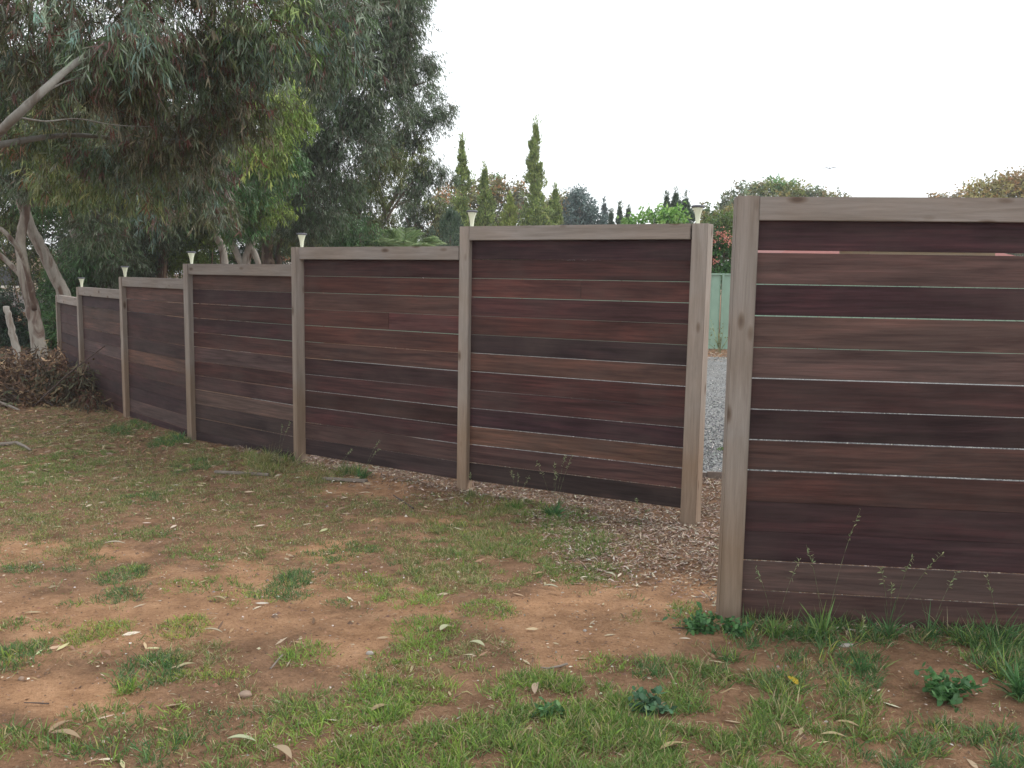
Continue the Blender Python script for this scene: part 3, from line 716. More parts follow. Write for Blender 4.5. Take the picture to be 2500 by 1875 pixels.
BL = [(1936, 1672, 0.085, 0.34, 100, (0.62, 0.42, 0.04), 'bright yellow fallen leaf on the dirt below the right hand post'),
      (1088, 1542, 0.075, 0.4, 55, (0.62, 0.62, 0.38), 'pale cream green leaf standing on bright grass left of the bare sand'),
      (1165, 1582, 0.08, 0.36, -35, (0.58, 0.58, 0.36), 'pale greenish leaf just below the cream one near the bare sand'),
      (590, 1818, 0.10, 0.22, -8, (0.55, 0.58, 0.36), 'long pale green leaf near the bottom edge, left of centre'),
      (690, 1850, 0.11, 0.28, -45, (0.50, 0.38, 0.25), 'tan leaf at the bottom edge right of the long pale green one'),
      (260, 1606, 0.065, 0.36, -40, (0.42, 0.24, 0.15), 'lone pinkish brown leaf on bare sand below the yellow green tufts'),
      (520, 1550, 0.10, 0.14, -18, (0.56, 0.47, 0.33), 'narrow curled tan leaf right of the round yellow green tuft'),
      (455, 1636, 0.08, 0.24, 40, (0.50, 0.44, 0.26), 'tan leaf leaning on the dark green tuft at lower left'),
      (160, 1808, 0.12, 0.24, -15, (0.46, 0.33, 0.21), 'large tan leaf in the grass at the lower left corner'),
      (150, 1785, 0.10, 0.22, 65, (0.42, 0.29, 0.18), 'brown leaf crossing above the large tan one at lower left'),
      (280, 1334, 0.13, 0.2, 5, (0.56, 0.48, 0.36), 'broad pale bark coloured leaf above the left sand patch'),
      (535, 1470, 0.085, 0.2, -25, (0.55, 0.42, 0.25), 'golden tan leaf right of the middle straw tufts'),
      (930, 1740, 0.08, 0.3, 35, (0.48, 0.36, 0.22), 'tan leaf at the left rim of the big grass area'),
      (1310, 1690, 0.10, 0.24, 80, (0.48, 0.36, 0.26), 'upright tan leaf stuck in the middle of the big grass area'),
      (2070, 1780, 0.085, 0.2, -30, (0.50, 0.38, 0.22), 'upper of two tan leaves on dirt at the lower right'),
      (2035, 1808, 0.085, 0.2, -12, (0.52, 0.42, 0.24), 'lower of two tan leaves on dirt at the lower right'),
      (1645, 1835, 0.11, 0.2, 22, (0.52, 0.40, 0.22), 'long tan leaf near the bottom edge right of centre'),
      (840, 1250, 0.12, 0.26, 50, (0.40, 0.27, 0.17), 'large brown leaf standing out below the middle of the fence'),
      (1045, 1258, 0.14, 0.16, -12, (0.44, 0.31, 0.2), 'long curled brown leaf on the sand left of the middle post base'),
      (1490, 1410, 0.07, 0.3, -40, (0.58, 0.58, 0.42), 'pale leaf on the mulch edge above the bare sand'),
      (1345, 1440, 0.08, 0.24, -18, (0.56, 0.54, 0.38), 'pale leaf at the grass rim left of the bare sand')]
for b in BL: big_leaf(*b)
M_STONE = plain('brown_river_stone', (0.27, 0.19, 0.14), 0.7, 14, 0.2)
M_STONEG = plain('pale_grey_stone', (0.36, 0.33, 0.30), 0.8, 14, 0.25)
def stone(px, py, a, b2, c, ang, m, label):
    import bmesh
    bm = bmesh.new(); bmesh.ops.create_icosphere(bm, subdivisions=3, radius=1)
    for v in bm.verts:
        k = 1 + 0.09 * math.sin(3 * v.co.x + px) + 0.07 * math.sin(4 * v.co.y + 2 * v.co.z + py)
        v.co = Vector((v.co.x * a * k, v.co.y * b2 * k, v.co.z * c * k))
    me = bpy.data.meshes.new('stone'); bm.to_mesh(me); bm.free()
    for f in me.polygons: f.use_smooth = True
    p = ground_at(px, py)
    o = link('stone', me, m, None, Matrix.Translation((p.x, p.y, p.z + c * 0.5)) @ Matrix.Rotation(R(ang), 4, 'Z')); tag(o, label, 'stone', 'stones lying on the yard')
stone(598, 1700, 0.028, 0.017, 0.013, 10, M_STONE, 'smooth oval brown stone on dirt below the left tufts')
stone(903, 1598, 0.014, 0.011, 0.011, 0, M_STONEG, 'small round grey stone right of the lower left tufts')
stone(52, 1660, 0.012, 0.010, 0.009, 40, M_STONE, 'small brown stone on the sand at the left edge')
stone(2065, 1578, 0.034, 0.017, 0.009, 8, M_STONEG, 'flat pale grey stone in front of the right hand panel')
stone(2360, 1560, 0.020, 0.014, 0.010, 8, M_STONEG, 'grey stone at the foot of the right panel near the right edge')
stone(1428, 1541, 0.009, 0.007, 0.006, 8, M_STONEG, 'tiny pale stone in the middle of the bare sand patch')
M_STICK = plain('weathered_stick', (0.21, 0.175, 0.145), 0.85, 20, 0.3)
M_STICKD = plain('dark_twig', (0.085, 0.06, 0.05), 0.85, 20, 0.3)
def stick(pts, r0, r1, label, m=None, name='stick', lift=0.008):
    mb = MB(); k = len(pts)
    fine = []; 
    for i in range(k - 1):
        for s in range(5):
            t = s / 5; fine.append(pts[i].lerp(pts[i + 1], t) + Vector((rng.uniform(-1, 1), rng.uniform(-1, 1), rng.uniform(-1, 1))) * r0 * 0.25)
    fine.append(pts[-1])
    mb.tube(fine, [r0 + (r1 - r0) * i / (len(fine) - 1) for i in range(len(fine))], 8)
    o = mb.build(name, m or M_STICK, None, None, True); tag(o, label, 'stick'); return o
gl = lambda px, py, l=0.012: ground_at(px, py) + Vector((0, 0, l))
def lath(px0, py0, px1, py1, label, wdt=0.042):
    a = gl(px0, py0, 0.006); c = gl(px1, py1, 0.006); u = (c - a); L = u.length; u.normalize(); n = Vector((0, 0, 1)).cross(u).normalized()
    mb = MB(); mb.box(0, L, 0, wdt, 0, 0.019, 0.002)
    o = mb.build('timber_lath', M_STICK, None, mat_from(a, u, n, u.cross(n))); tag(o, label, 'timber piece')
lath(786, 1174, 892, 1180, 'short grey timber lath lying in front of the second widest panel')
lath(522, 1157, 655, 1164, 'grey timber lath half hidden in litter left of the short one', 0.03)
stick([gl(-20, 1090), gl(40, 1088, 0.03), gl(75, 1102)], 0.022, 0.010, 'curved grey stick on the litter at the left edge')
stick([gl(120, 1725), gl(60, 1722, 0.01)], 0.003, 0.002, 'tiny twig on the sand at lower left', M_STICKD)
stick([gl(1010, 1245), gl(960, 1215, 0.02)], 0.006, 0.004, 'dark reddish twig on dirt left of the middle post', M_STICKD)
stick([gl(1385, 1628), gl(1340, 1640), gl(1320, 1637)], 0.005, 0.003, 'thin brown twig at the lower rim of the bare sand')
stick([gl(1720, 1540), gl(1640, 1538, 0.01)], 0.005, 0.003, 'dark twig left of the weed at the right hand post', M_STICKD)
stick([gl(660, 1640), gl(690, 1610, .02)], 0.004, 0.003, 'thin twig leaning by the bright tuft at lower left')
# ------------------------------------------------------------------ vegetation builders
def rand_unit(rg, n):
    v = rg.normal(size=(n, 3)); return v / np.linalg.norm(v, axis=1, keepdims=True)
GUM = [(0.115, 0.165, 0.095), (0.085, 0.140, 0.055), (0.25, 0.30, 0.21), (0.060, 0.090, 0.040)]
def crown(seed, clumps, leaf, width, cover=2.2, palette=None, probs=None, droop=0.9, sub=9, subr=0.42, spray=10, twig=True, shape='leaf', twigc=(0.13, 0.05, 0.04), fill=0.25, flat_=0.9):
    """clumps: (px,py,d,rx,ry[,tint]) in pixels; returns mesh parts.  Leaves hang in sprays inside lumps of the clump."""
    rg = np.random.default_rng(seed); parts = []
    palette = palette or GUM; probs = probs or [3, 4, 1.5, 3]
    for cl in clumps:
        px, py, d, rx, ry = cl[:5]; tint = np.array(cl[5]) if len(cl) > 5 else np.ones(3)
        c = np.array(at(px, py, d)); k = d / F
        R3 = np.array([rx * k, (rx + ry) * 0.5 * k * flat_, ry * k])
        lpx = leaf * 938 / d * (width / leaf * leaf * 938 / d) * 0.6        # leaf area, render px
        n = int(3.0 * cover * math.pi * rx * ry / 5.96 / max(lpx, 0.35))
        ns = max(4, n // spray)
        # sub lumps
        u = rand_unit(rg, sub); rad = rg.uniform(0.35, 0.85, (sub, 1))
        sc_ = u * rad * R3
        sr = R3 * subr * rg.uniform(0.7, 1.25, (sub, 1))
        stint = rg.uniform(0.78, 1.22, sub)
        which = rg.integers(0, sub, ns)
        v = rand_unit(rg, ns) * (rg.uniform(0.25, 1, (ns, 1)) ** 0.45)
        S = c + sc_[which] + v * sr[which]
        loose = rg.uniform(size=ns) < fill
        S = np.where(loose[:, None], c + rand_unit(rg, ns) * rg.uniform(0.2, 1.0, (ns, 1)) ** 0.5 * R3, S)
        out = (S - c) / R3; out /= np.linalg.norm(out, axis=1, keepdims=True) + 1e-9
        tl = leaf * rg.uniform(1.5, 3.2, ns)
        td = out * np.array([1, 1, 0.5]) + rg.normal(0, 0.5, (ns, 3)); td[:, 2] -= droop * 0.6; td /= np.linalg.norm(td, axis=1, keepdims=True)
        scol = pal(rg, ns, palette, probs, 0.12) * stint[which][:, None] * tint
        rep = np.repeat(np.arange(ns), spray); m = len(rep)
        t = rg.uniform(0.0, 1.0, (m, 1))
        P = S[rep] + td[rep] * tl[rep][:, None] * t + rg.normal(0, leaf * 0.12, (m, 3))
        dr = rg.normal(0, 0.55, (m, 3)) + td[rep] * 0.45; dr[:, 2] -= droop; dr /= np.linalg.norm(dr, axis=1, keepdims=True)
        L = leaf * rg.uniform(0.6, 1.25, m)
        col = scol[rep] * rg.uniform(0.75, 1.25, (m, 1))
        parts.append(slivers('x', P, dr, L, width * rg.uniform(0.7, 1.2, m), col, None, rg.uniform(-0.1, 0.25, m), shape=shape))
        if twig:
            parts.append(slivers('t', S - td * tl[:, None] * 0.6, td, tl * 1.6, np.full(ns, width * 0.22 + 0.002), np.tile(np.array(twigc), (ns, 1)), None, 0.15, shape='tri'))
    return parts
def limb_mesh(pts, r0, r1, seed, wobble=0.05, n=10, steps=6):
    rg = random.Random(seed); P = [Vector(p) for p in pts]; out = []
    for i in range(len(P) - 1):
        p0 = P[max(i - 1, 0)]; p1 = P[i]; p2 = P[i + 1]; p3 = P[min(i + 2, len(P) - 1)]
        for s in range(steps):
            t = s / steps
            q = 0.5 * ((2 * p1) + (p2 - p0) * t + (2 * p0 - 5 * p1 + 4 * p2 - p3) * t * t + (3 * p1 - p0 - 3 * p2 + p3) * t ** 3)
            out.append(q + Vector((rg.uniform(-1, 1), rg.uniform(-1, 1), 0)) * wobble * r0)
    out.append(P[-1]); k = len(out)
    mb = MB(); mb.tube(out, [(r0 + (r1 - r0) * (i / (k - 1)) ** 0.9) * rg.uniform(0.93, 1.07) for i in range(k)], n); return mb
def tree(name, label, cat, base_px, trunk, r0, r1, bark, limbs, crown_parts, group=None, mleaf=None):
    """trunk: list of (px,py,d); limbs: list of (pts, r0, r1)"""
    tp = [at(*q) for q in trunk]
    gzv = float(gz(tp[0].x, tp[0].y))
    tp[0].z = min(tp[0].z, gzv) - 0.05 if tp[0].z > gzv - 0.05 else tp[0].z
    root = empty(name, (tp[0].x, tp[0].y, gzv))
    tag(root, label, cat, group)
    limb_mesh(tp, r0, r1, len(label)).build('trunk', bark, root, None, True)
    for i, (pts, a, b2) in enumerate(limbs):
        limb_mesh([at(*q) for q in pts], a, b2, i + 7).build('limb', bark, root, None, True)
    put('crown', crown_parts, mleaf or M_LEAF, root)
    return root
def auto_limbs(trunk_top, clumps, r, start=None):
    """limbs from a point on the trunk to each clump, given in pixel space"""
    out = []
    for cl in clumps:
        px, py, d = cl[:3]; sx, sy, sdp = trunk_top
        mx_, my = (sx + px) / 2 + (px - sx) * 0.05, (sy + py) / 2 - abs(px - sx) * 0.05
        out.append(([(sx, sy, sdp), (mx_, my, (sdp + d) / 2), (px, py, d), (px + (px - sx) * 0.15, py - cl[4] * 0.45, d)], r, r * 0.15))
    return out

RED = (1.2, 0.88, 0.8); YG = (1.9, 1.9, 0.65); GRN = (0.75, 1.15, 0.7); OLV = (1.3, 1.15, 0.65); GRY = (1.1, 1.1, 1.15); DK = (0.7, 0.72, 0.65)
# --- near gum reaching in from the left
nc = [(60, 40, 8.0, 190, 130, RED), (40, 190, 8.6, 150, 110), (260, 60, 7.6, 170, 110, GRY), (240, 200, 8.4, 170, 100, RED), (430, 30, 8.2, 170, 110, RED), (430, 190, 8.8, 190, 110),
      (620, 20, 8.6, 150, 100, (1.3, 1.4, 0.75)), (610, 120, 8.6, 140, 80, GRY), (560, 240, 9.2, 110, 80, RED), (790, 50, 9.2, 120, 90, GRY), (800, 140, 9.6, 90, 60), (520, 330, 9.4, 120, 70, RED), (400, 330, 9.2, 150, 80, RED), (250, 350, 9.6, 150, 80), (100, 340, 9.4, 120, 70, OLV),
      (470, 420, 10.2, 110, 60), (330, 440, 10.4, 120, 60, OLV), (180, 420, 10.4, 90, 50, OLV), (500, 505, 11.0, 90, 32, RED), (380, 520, 11.5, 70, 26),
      (150, -160, 8.2, 330, 150), (520, -150, 8.8, 330, 140), (880, -120, 10, 150, 120)]
near_limbs = [([(-300, 620, 8.3), (-40, 360, 7.2), (70, 255, 7.0), (190, 150, 7.4), (330, 60, 8.3)], 0.044, 0.018),
              ([(40, 285, 7.1), (110, 296, 7.2), (190, 290, 7.5), (290, 306, 8.0), (420, 310, 8.9)], 0.008, 0.003),
              ([(110, 225, 7.1), (170, 196, 7.4), (240, 184, 7.8), (330, 160, 8.5)], 0.008, 0.003),
              ([(190, 150, 8.1), (420, 120, 8.5), (640, 90, 8.8), (800, 60, 9.2)], 0.035, 0.01), ([(-40, 360, 8.2), (200, 330, 9), (420, 380, 10), (520, 500, 11)], 0.03, 0.008),
              ([(400, 120, 8.5), (560, 260, 9.2), (640, 330, 9.6)], 0.02, 0.006)]
tree('gum_tree', 'near gum tree leaning in from the left with long drooping grey green and reddish leaves', 'tree', None,
     [(-420, 1180, 8.3), (-380, 900, 8.3), (-330, 640, 8.3), (-300, 420, 8.3), (-250, 100, 8.4), (-150, -250, 8.6)], 0.17, 0.07, M_BARK_GREY, near_limbs,
     crown(1, nc, 0.105, 0.0125, 1.15, GUM + [(0.15, 0.075, 0.06), (0.13, 0.21, 0.165)], [3, 3.5, 2, 3, 1.3, 1.6], droop=0.95, sub=16, subr=0.34, spray=12, fill=0.16), 'gum trees on the left')
# --- slim mottled tree at the far end
c2 = [(60, 420, 15.5, 90, 60), (150, 330, 15, 110, 80, OLV), (20, 300, 15.5, 80, 80, DK), (180, 440, 15, 90, 60, OLV), (90, 200, 15.5, 130, 90), (230, 560, 16, 80, 45, DK), (20, 560, 17, 50, 40, OLV)]
tree('gum_tree', 'slim gum with mottled pink and grey bark rising behind the brush pile', 'tree', None,
     [(98, 880, 15.6), (88, 800, 15.7), (76, 740, 15.8), (58, 660, 15.8), (50, 590, 15.9), (62, 520, 15.9), (76, 430, 16), (90, 330, 16)], 0.128, 0.05, M_BARK_MOT,
     [([(84, 755, 15.7), (60, 640, 15.3), (20, 575, 15.0), (-20, 545, 15)], 0.045, 0.03), ([(62, 520, 15.9), (35, 470, 16), (0, 430, 16)], 0.05, 0.02), ([(76, 700, 15.8), (30, 650, 16), (-15, 610, 16)], 0.055, 0.04)] + auto_limbs((76, 440, 16), c2[:5], 0.04),
     crown(2, c2, 0.11, 0.014, 1.3, spray=9), 'gum trees on the left')
# --- leaning grey trunk
c3 = [(120, 490, 17, 90, 50, GRN), (30, 480, 17, 70, 50, OLV), (210, 600, 18.6, 70, 50, GRN), (270, 640, 18.6, 60, 45, DK), (190, 660, 18.8, 60, 50, GRN), (60, 380, 17.5, 110, 70, DK)]
tree('gum_tree', 'leaning gum with a thick smooth grey trunk beyond the lowest fence panel', 'tree', None,
     [(205, 860, 16.6), (160, 730, 16.6), (130, 665, 16.5), (98, 600, 16.4), (72, 550, 16.3), (50, 480, 16.2)], 0.12, 0.08, M_BARK_PALE, auto_limbs((60, 510, 17.2), c3[:2], 0.05),
     crown(3, c3, 0.11, 0.015, 1.4, spray=9), 'gum trees on the left')
# --- two-stemmed gum
c4 = [(280, 470, 19, 120, 70, DK), (200, 380, 19, 130, 80, DK), (350, 560, 19.5, 90, 50, DK), (380, 400, 19, 120, 80), (240, 620, 20, 90, 50, DK), (330, 640, 20, 80, 40, DK)]
tree('gum_tree', 'two stemmed gum with pale slanting stems in the shade behind the small lamps', 'tree', None,
     [(262, 900, 19.5), (265, 700, 19.5), (281, 603, 19.4), (312, 545, 19.3), (330, 470, 19)], 0.11, 0.05, M_BARK_PALE,
     [([(262, 760, 19.5), (240, 640, 19.4), (246, 580, 19.3), (258, 525, 19.2), (250, 450, 19)], 0.07, 0.04), ([(180, 560, 19.3), (172, 500, 19.3), (160, 440, 19.2)], 0.09, 0.05), ([(262, 800, 19.5), (205, 640, 19.3), (180, 560, 19.3)], 0.11, 0.09)],
     crown(4, c4, 0.115, 0.016, 1.5, spray=9), 'gum trees on the left')
# --- brown peeling one
c5 = [(470, 470, 20, 110, 70), (400, 380, 19.5, 120, 80), (520, 380, 19.5, 110, 80, RED), (430, 560, 20.5, 90, 35, DK)]
tree('gum_tree', 'gum with brown peeling bark rising behind the fourth lamp', 'tree', None,
     [(396, 920, 20), (394, 690, 20), (402, 620, 20), (414, 550, 19.9), (430, 460, 19.8)], 0.13, 0.07, M_BARK_BRN, auto_limbs((424, 500, 19.8), c5[:3], 0.05),
     crown(5, c5, 0.115, 0.016, 1.5, spray=9), 'gum trees on the left')
# --- bright leaved fork
c6 = [(640, 300, 15, 80, 90, YG), (700, 260, 15, 50, 70, YG), (670, 400, 15.5, 80, 70, GRN), (640, 360, 14.5, 60, 60, YG), (590, 460, 17.5, 90, 60, GRN), (600, 530, 18, 70, 45, GRN), (640, 500, 18, 70, 40, YG), (560, 200, 17, 110, 90), (700, 170, 17.5, 110, 90), (530, 330, 17.2, 90, 90, DK)]
tree('gum_tree', 'forked pale trunk gum with bright green and yellowish new leaves', 'tree', None,
     [(600, 1000, 18.5), (598, 720, 18.5), (598, 650, 18.5), (612, 600, 18.4), (626, 560, 18.3), (640, 480, 18)], 0.12, 0.06, M_BARK_PALE,
     [([(598, 660, 18.5), (575, 612, 18.4), (560, 575, 18.3), (545, 500, 18)], 0.07, 0.04), ([(640, 700, 18.5), (630, 640, 18.4), (612, 600, 18.4)], 0.05, 0.06), ([(552, 1000, 19), (548, 650, 19), (530, 575, 18.8), (520, 480, 18.4)], 0.10, 0.05)] + auto_limbs((640, 480, 18), c6[:4], 0.035),
     crown(6, c6, 0.11, 0.016, 1.5, spray=9), 'gum trees on the left')
# --- big gum in the middle
c7 = [(760, 520, 22, 110, 60), (780, 420, 21.5, 110, 80), (850, 330, 21, 110, 90, GRY), (740, 320, 21, 90, 90, DK), (880, 200, 21, 110, 110), (940, 90, 20, 90, 110), (800, 90, 21, 130, 120), (960, 210, 21.5, 60, 90), (700, 570, 23, 80, 45, OLV), (980, 0, 20, 60, 120), (880, -60, 20.5, 170, 110), (850, 560, 23.5, 80, 50, GRN), (1020, 165, 21.5, 40, 55), (930, 400, 22, 60, 60, OLV)]
tree('gum_tree', 'tallest gum with reddish brown trunk, its crown bulging out over the sky', 'tree', None,
     [(662, 1000, 23), (660, 690, 23), (652, 620, 23), (665, 540, 22.8), (700, 430, 22.4), (760, 250, 22), (820, 60, 21.5)], 0.17, 0.08, M_BARK_BRN,
     [([(684, 1000, 23.4), (684, 680, 23.4), (680, 610, 23.4), (720, 500, 23)], 0.08, 0.05), ([(700, 430, 22.4), (800, 330, 22), (960, 230, 21.5), (1040, 200, 21.5)], 0.06, 0.015), ([(700, 430, 22.4), (830, 310, 22), (900, 200, 21)], 0.07, 0.02)] + auto_limbs((740, 300, 22), c7[4:7], 0.05),
     crown(7, c7, 0.12, 0.018, 1.5, spray=9), 'gum trees on the left')
# --- open far gum at the sky edge
c8 = [(1060, 290, 27, 45, 35, GRY), (1085, 265, 27, 28, 22, GRY), (1000, 300, 27, 60, 50, DK), (1000, 370, 27, 55, 60, OLV), (940, 360, 27, 70, 60, GRY), (1060, 415, 27, 38, 30), (1090, 430, 27, 22, 22), (1020, 450, 27, 55, 36, GRY), (900, 470, 27, 60, 60, OLV), (870, 560, 27, 60, 50, OLV), (920, 540, 28, 45, 26, OLV), (840, 480, 27, 70, 70), (800, 600, 28, 90, 50), (1050, 220, 27, 22, 30, GRY)]
tree('gum_tree', 'open branched gum whose light crown stands against the sky left of the conifers', 'tree', None,
     [(900, 1000, 28), (905, 640, 28), (915, 570, 28), (940, 520, 28), (970, 470, 27.5), (1000, 400, 27)], 0.14, 0.05, M_BARK_PALE,
     [([(915, 575, 28), (930, 560, 28), (965, 500, 27.5), (1010, 440, 27), (1030, 420, 27)], 0.05, 0.02), ([(940, 520, 28), (920, 430, 27.5), (930, 350, 27)], 0.06, 0.02), ([(1000, 400, 27), (1030, 330, 27), (1070, 285, 27)], 0.035, 0.01), ([(940, 520, 28), (1010, 480, 27.5), (1060, 440, 27)], 0.03, 0.01), ([(905, 600, 28), (880, 540, 27.5), (860, 480, 27)], 0.05, 0.02)],
     crown(8, c8, 0.11, 0.022, 1.35, spray=9, sub=12, subr=0.36), 'gum trees on the left')
c9 = [(1000, 520, 34, 40, 32, GRY), (1040, 500, 34, 40, 28, OLV), (985, 470, 33, 30, 26), (1070, 520, 34, 30, 34, OLV), (1020, 560, 34, 30, 22, DK), (1060, 570, 34, 30, 24, (1.5, 1.05, .6)), (975, 590, 34, 30, 16, OLV)]
tree('gum_tree', 'small thin stemmed gum behind the fronds, in front of the orange tipped crowns', 'tree', None,
     [(1018, 1000, 34), (1016, 620, 34), (1010, 580, 34), (1015, 540, 34), (1005, 500, 34)], 0.07, 0.03, M_BARK_BRN, [([(1010, 590, 34), (1030, 555, 34), (1045, 520, 34)], 0.035, 0.012), ([(1012, 570, 34), (990, 530, 34), (980, 490, 34)], 0.035, 0.012)],
     crown(9, c9, 0.12, 0.03, 1.5, spray=8), 'gum trees on the left')

# --- shrubs and understorey along the back of the left fence
def shrub(seed, label, clumps, leaf=0.09, width=0.02, cat='shrub', name='shrub', palette=None, probs=None, group=None, cover=1.8, droop=0.2, bark=M_BARK_BRN, stem_r=0.03, **kw):
    px, py, d = clumps[0][:3]
    g0 = at(px, py, d); gv = float(gz(g0.x, g0.y))
    root = empty(name, (g0.x, g0.y, gv)); tag(root, label, cat, group)
    for i, cl in enumerate(clumps[:4]):
        c = at(*cl[:3]); b0 = Vector((g0.x + (c.x - g0.x) * 0.3, g0.y, gv - 0.05))
        limb_mesh([b0, b0.lerp(c, 0.5) + Vector((0.05, 0, 0)), c], stem_r, stem_r * 0.4, i).build('stem', bark, root, None, True)
    put('crown', crown(seed, clumps, leaf, width, cover, palette, probs, droop, **kw), M_LEAF, root)
    return root
GR = [(0.07, 0.11, 0.05), (0.10, 0.14, 0.06), (0.045, 0.07, 0.035)]
shrub(31, 'yellow green bush behind the fourth lamp from the far end', [(480, 610, 20.5, 90, 55, YG), (520, 570, 20.5, 50, 40, OLV), (430, 640, 20.5, 60, 40, YG)], 0.07, 0.014, palette=GR, probs=[3, 3, 1])
shrub(32, 'dark green hedge bush at the left edge behind the brush pile', [(40, 780, 18.5, 130, 70, DK), (110, 840, 18.5, 90, 50, DK), (-60, 800, 18.5, 100, 80, DK), (20, 860, 18, 110, 36, DK)], 0.08, 0.022, palette=[(0.035, 0.075, 0.04), (0.05, 0.10, 0.05), (0.03, 0.05, 0.03)], probs=[3, 2, 2], cover=2.4)
shrub(33, 'leafy green shrub between the slim trunk and the far end of the fence', [(150, 800, 18.2, 60, 80, GRN), (160, 720, 18.6, 60, 50, GRN), (130, 860, 17.5, 50, 50, DK), (210, 690, 19, 80, 40, DK), (160, 830, 17.5, 60, 60, GRN)], 0.08, 0.016, palette=GR, probs=[3, 3, 2], cover=2.2)
shrub(34, 'dark shrub mass behind the second and third lamps', [(300, 660, 22, 110, 50, DK), (230, 600, 22, 90, 60, DK), (360, 600, 22, 80, 60), (280, 540, 22.5, 100, 60, DK)], 0.1, 0.02, palette=GR, probs=[3, 2, 3], cover=2.2)
shrub(35, 'green shrub behind the widest grey trunks at mid left', [(560, 640, 25, 90, 30, GRN), (640, 620, 25, 70, 40), (740, 600, 26, 90, 50, DK), (480, 560, 25, 80, 60), (560, 540, 25, 90, 60, DK)], 0.11, 0.025, palette=GR, probs=[3, 2, 3], cover=2.2)
shrub(36, 'dusky bush at the foot of the tallest gum', [(830, 620, 27, 90, 50, DK), (760, 560, 27, 90, 60, DK), (900, 590, 30, 60, 36, OLV), (690, 480, 26, 110, 80, DK)], 0.12, 0.03, palette=GR, probs=[3, 2, 3], cover=2.2)
shrub(37, 'far leafy bush filling the view under the left canopy', [(60, 640, 27, 110, 60, OLV), (-20, 520, 26, 60, 60, DK), (130, 560, 26, 110, 70, DK), (330, 470, 26, 200, 90, DK), (560, 420, 26, 150, 100, DK), (330, 330, 24, 260, 110, DK), (100, 420, 26, 60, 60, DK), (620, 200, 25, 200, 130, DK), (200, 180, 24, 300, 150, DK)], 0.16, 0.04, palette=GR, probs=[3, 2, 3], cover=1.6, cat='shrubs')

# --- palm fronds
def palm(px, py, d, n, L, label, seed):
    rg = np.random.default_rng(seed); c = np.array(at(px, py, d)); parts = []
    g = at(px, py, d); gv = float(gz(g.x, g.y)); root = empty('palm', (g.x, g.y, gv)); tag(root, label, 'palm')
    limb_mesh([Vector((g.x, g.y, gv - 0.05)), Vector((g.x, g.y, (gv + g.z) / 2)), g], 0.2, 0.17, seed).build('trunk', M_BARK_BRN, root, None, True)
    for i in range(n):
        a = 2 * math.pi * i / n + rg.uniform(-0.2, 0.2); el = rg.uniform(0.85, 1.45)
        h = np.array([math.cos(a) * math.cos(el), math.sin(a) * math.cos(el), math.sin(el)])
        m = 60; t = np.linspace(0.12, 1, m)[:, None]
        S = c + h * L * t + np.array([0, 0, -1]) * L * 0.42 * t ** 2.2
        tan = h + np.array([0, 0, -1]) * 0.9 * t ** 1.2; tan /= np.linalg.norm(tan, axis=1, keepdims=True)
        sd_ = np.cross(tan, [0, 0, 1]); sd_ /= np.linalg.norm(sd_, axis=1, keepdims=True) + 1e-9
        for s in (-1, 1):
            dr = sd_ * s * 0.75 + tan * 0.75; dr[:, 2] -= 0.1; dr /= np.linalg.norm(dr, axis=1, keepdims=True)
            parts.append(slivers('f', S, dr, 0.42 * np.sin(np.clip(t[:, 0], 0, 1) * 2.6 + 0.35) + 0.05, np.full(m, 0.014), pal(rg, m, [(0.19, 0.29, 0.11), (0.28, 0.37, 0.16)], [1, 1]), None, 0.25, shape='blade'))
        parts.append(slivers('r', S[:-1], tan[:-1], np.full(m - 1, L / m * 1.1), np.full(m - 1, 0.02), np.tile([0.2, 0.22, 0.1], (m - 1, 1)), None, 0, shape='tri'))
    put('fronds', parts, M_LEAF, root)
palm(985, 665, 24, 34, 1.9, 'low feathery palm crown showing above the fence left of the conifers', 4)

# --- rounded far gums
def round_tree(seed, label, clumps, leaf=0.17, width=0.10, cover=1.9, palette=None, probs=None, group='rounded gums beyond the gardens', name='gum_tree', cat='tree', trunk_r=0.22, **kw):
    px, py, d = clumps[0][:3]; g0 = at(px, py, d); gv = float(gz(g0.x, g0.y))
    root = empty(name, (g0.x, g0.y, gv)); tag(root, label, cat, group)
    mid = Vector((g0.x, g0.y, gv + (g0.z - gv) * 0.5))
    limb_mesh([Vector((g0.x, g0.y, gv - 0.1)), mid, g0], trunk_r, trunk_r * 0.5, seed).build('trunk', M_BARK_PALE, root, None, True)
    for i, cl in enumerate(clumps[1:7]):
        c = at(*cl[:3]); limb_mesh([mid, mid.lerp(c, 0.55), c], trunk_r * 0.4, 0.04, i).build('limb', M_BARK_PALE, root, None, True)
    put('crown', crown(seed, clumps, leaf, width, cover, palette, probs, 0.15, twig=False, **kw), M_LEAF, root)
FARP = [(0.22, 0.26, 0.14), (0.17, 0.21, 0.12), (0.33, 0.23, 0.13), (0.13, 0.15, 0.09)]
def cauli(seed, label, blobs, **kw):
    round_tree(seed, label, blobs, sub=16, subr=0.36, spray=7, fill=0.1, shape='tri', **kw)
OT = (1.3, 0.98, 0.72)
cauli(41, 'rounded gum with orange tipped crown behind the left conifers', [(1170, 500, 55, 60, 50, OLV), (1120, 520, 55, 50, 50, OT), (1190, 455, 55, 36, 26, OT), (1240, 470, 55, 45, 34, OT), (1100, 480, 54, 36, 26, OT), (1262, 500, 55, 40, 36), (1150, 560, 54, 90, 50, DK), (1245, 555, 54, 70, 50, DK), (1090, 560, 54, 40, 40, OT), (1205, 440, 56, 20, 16, GRN)], palette=FARP, probs=[3, 3, 2, 2])
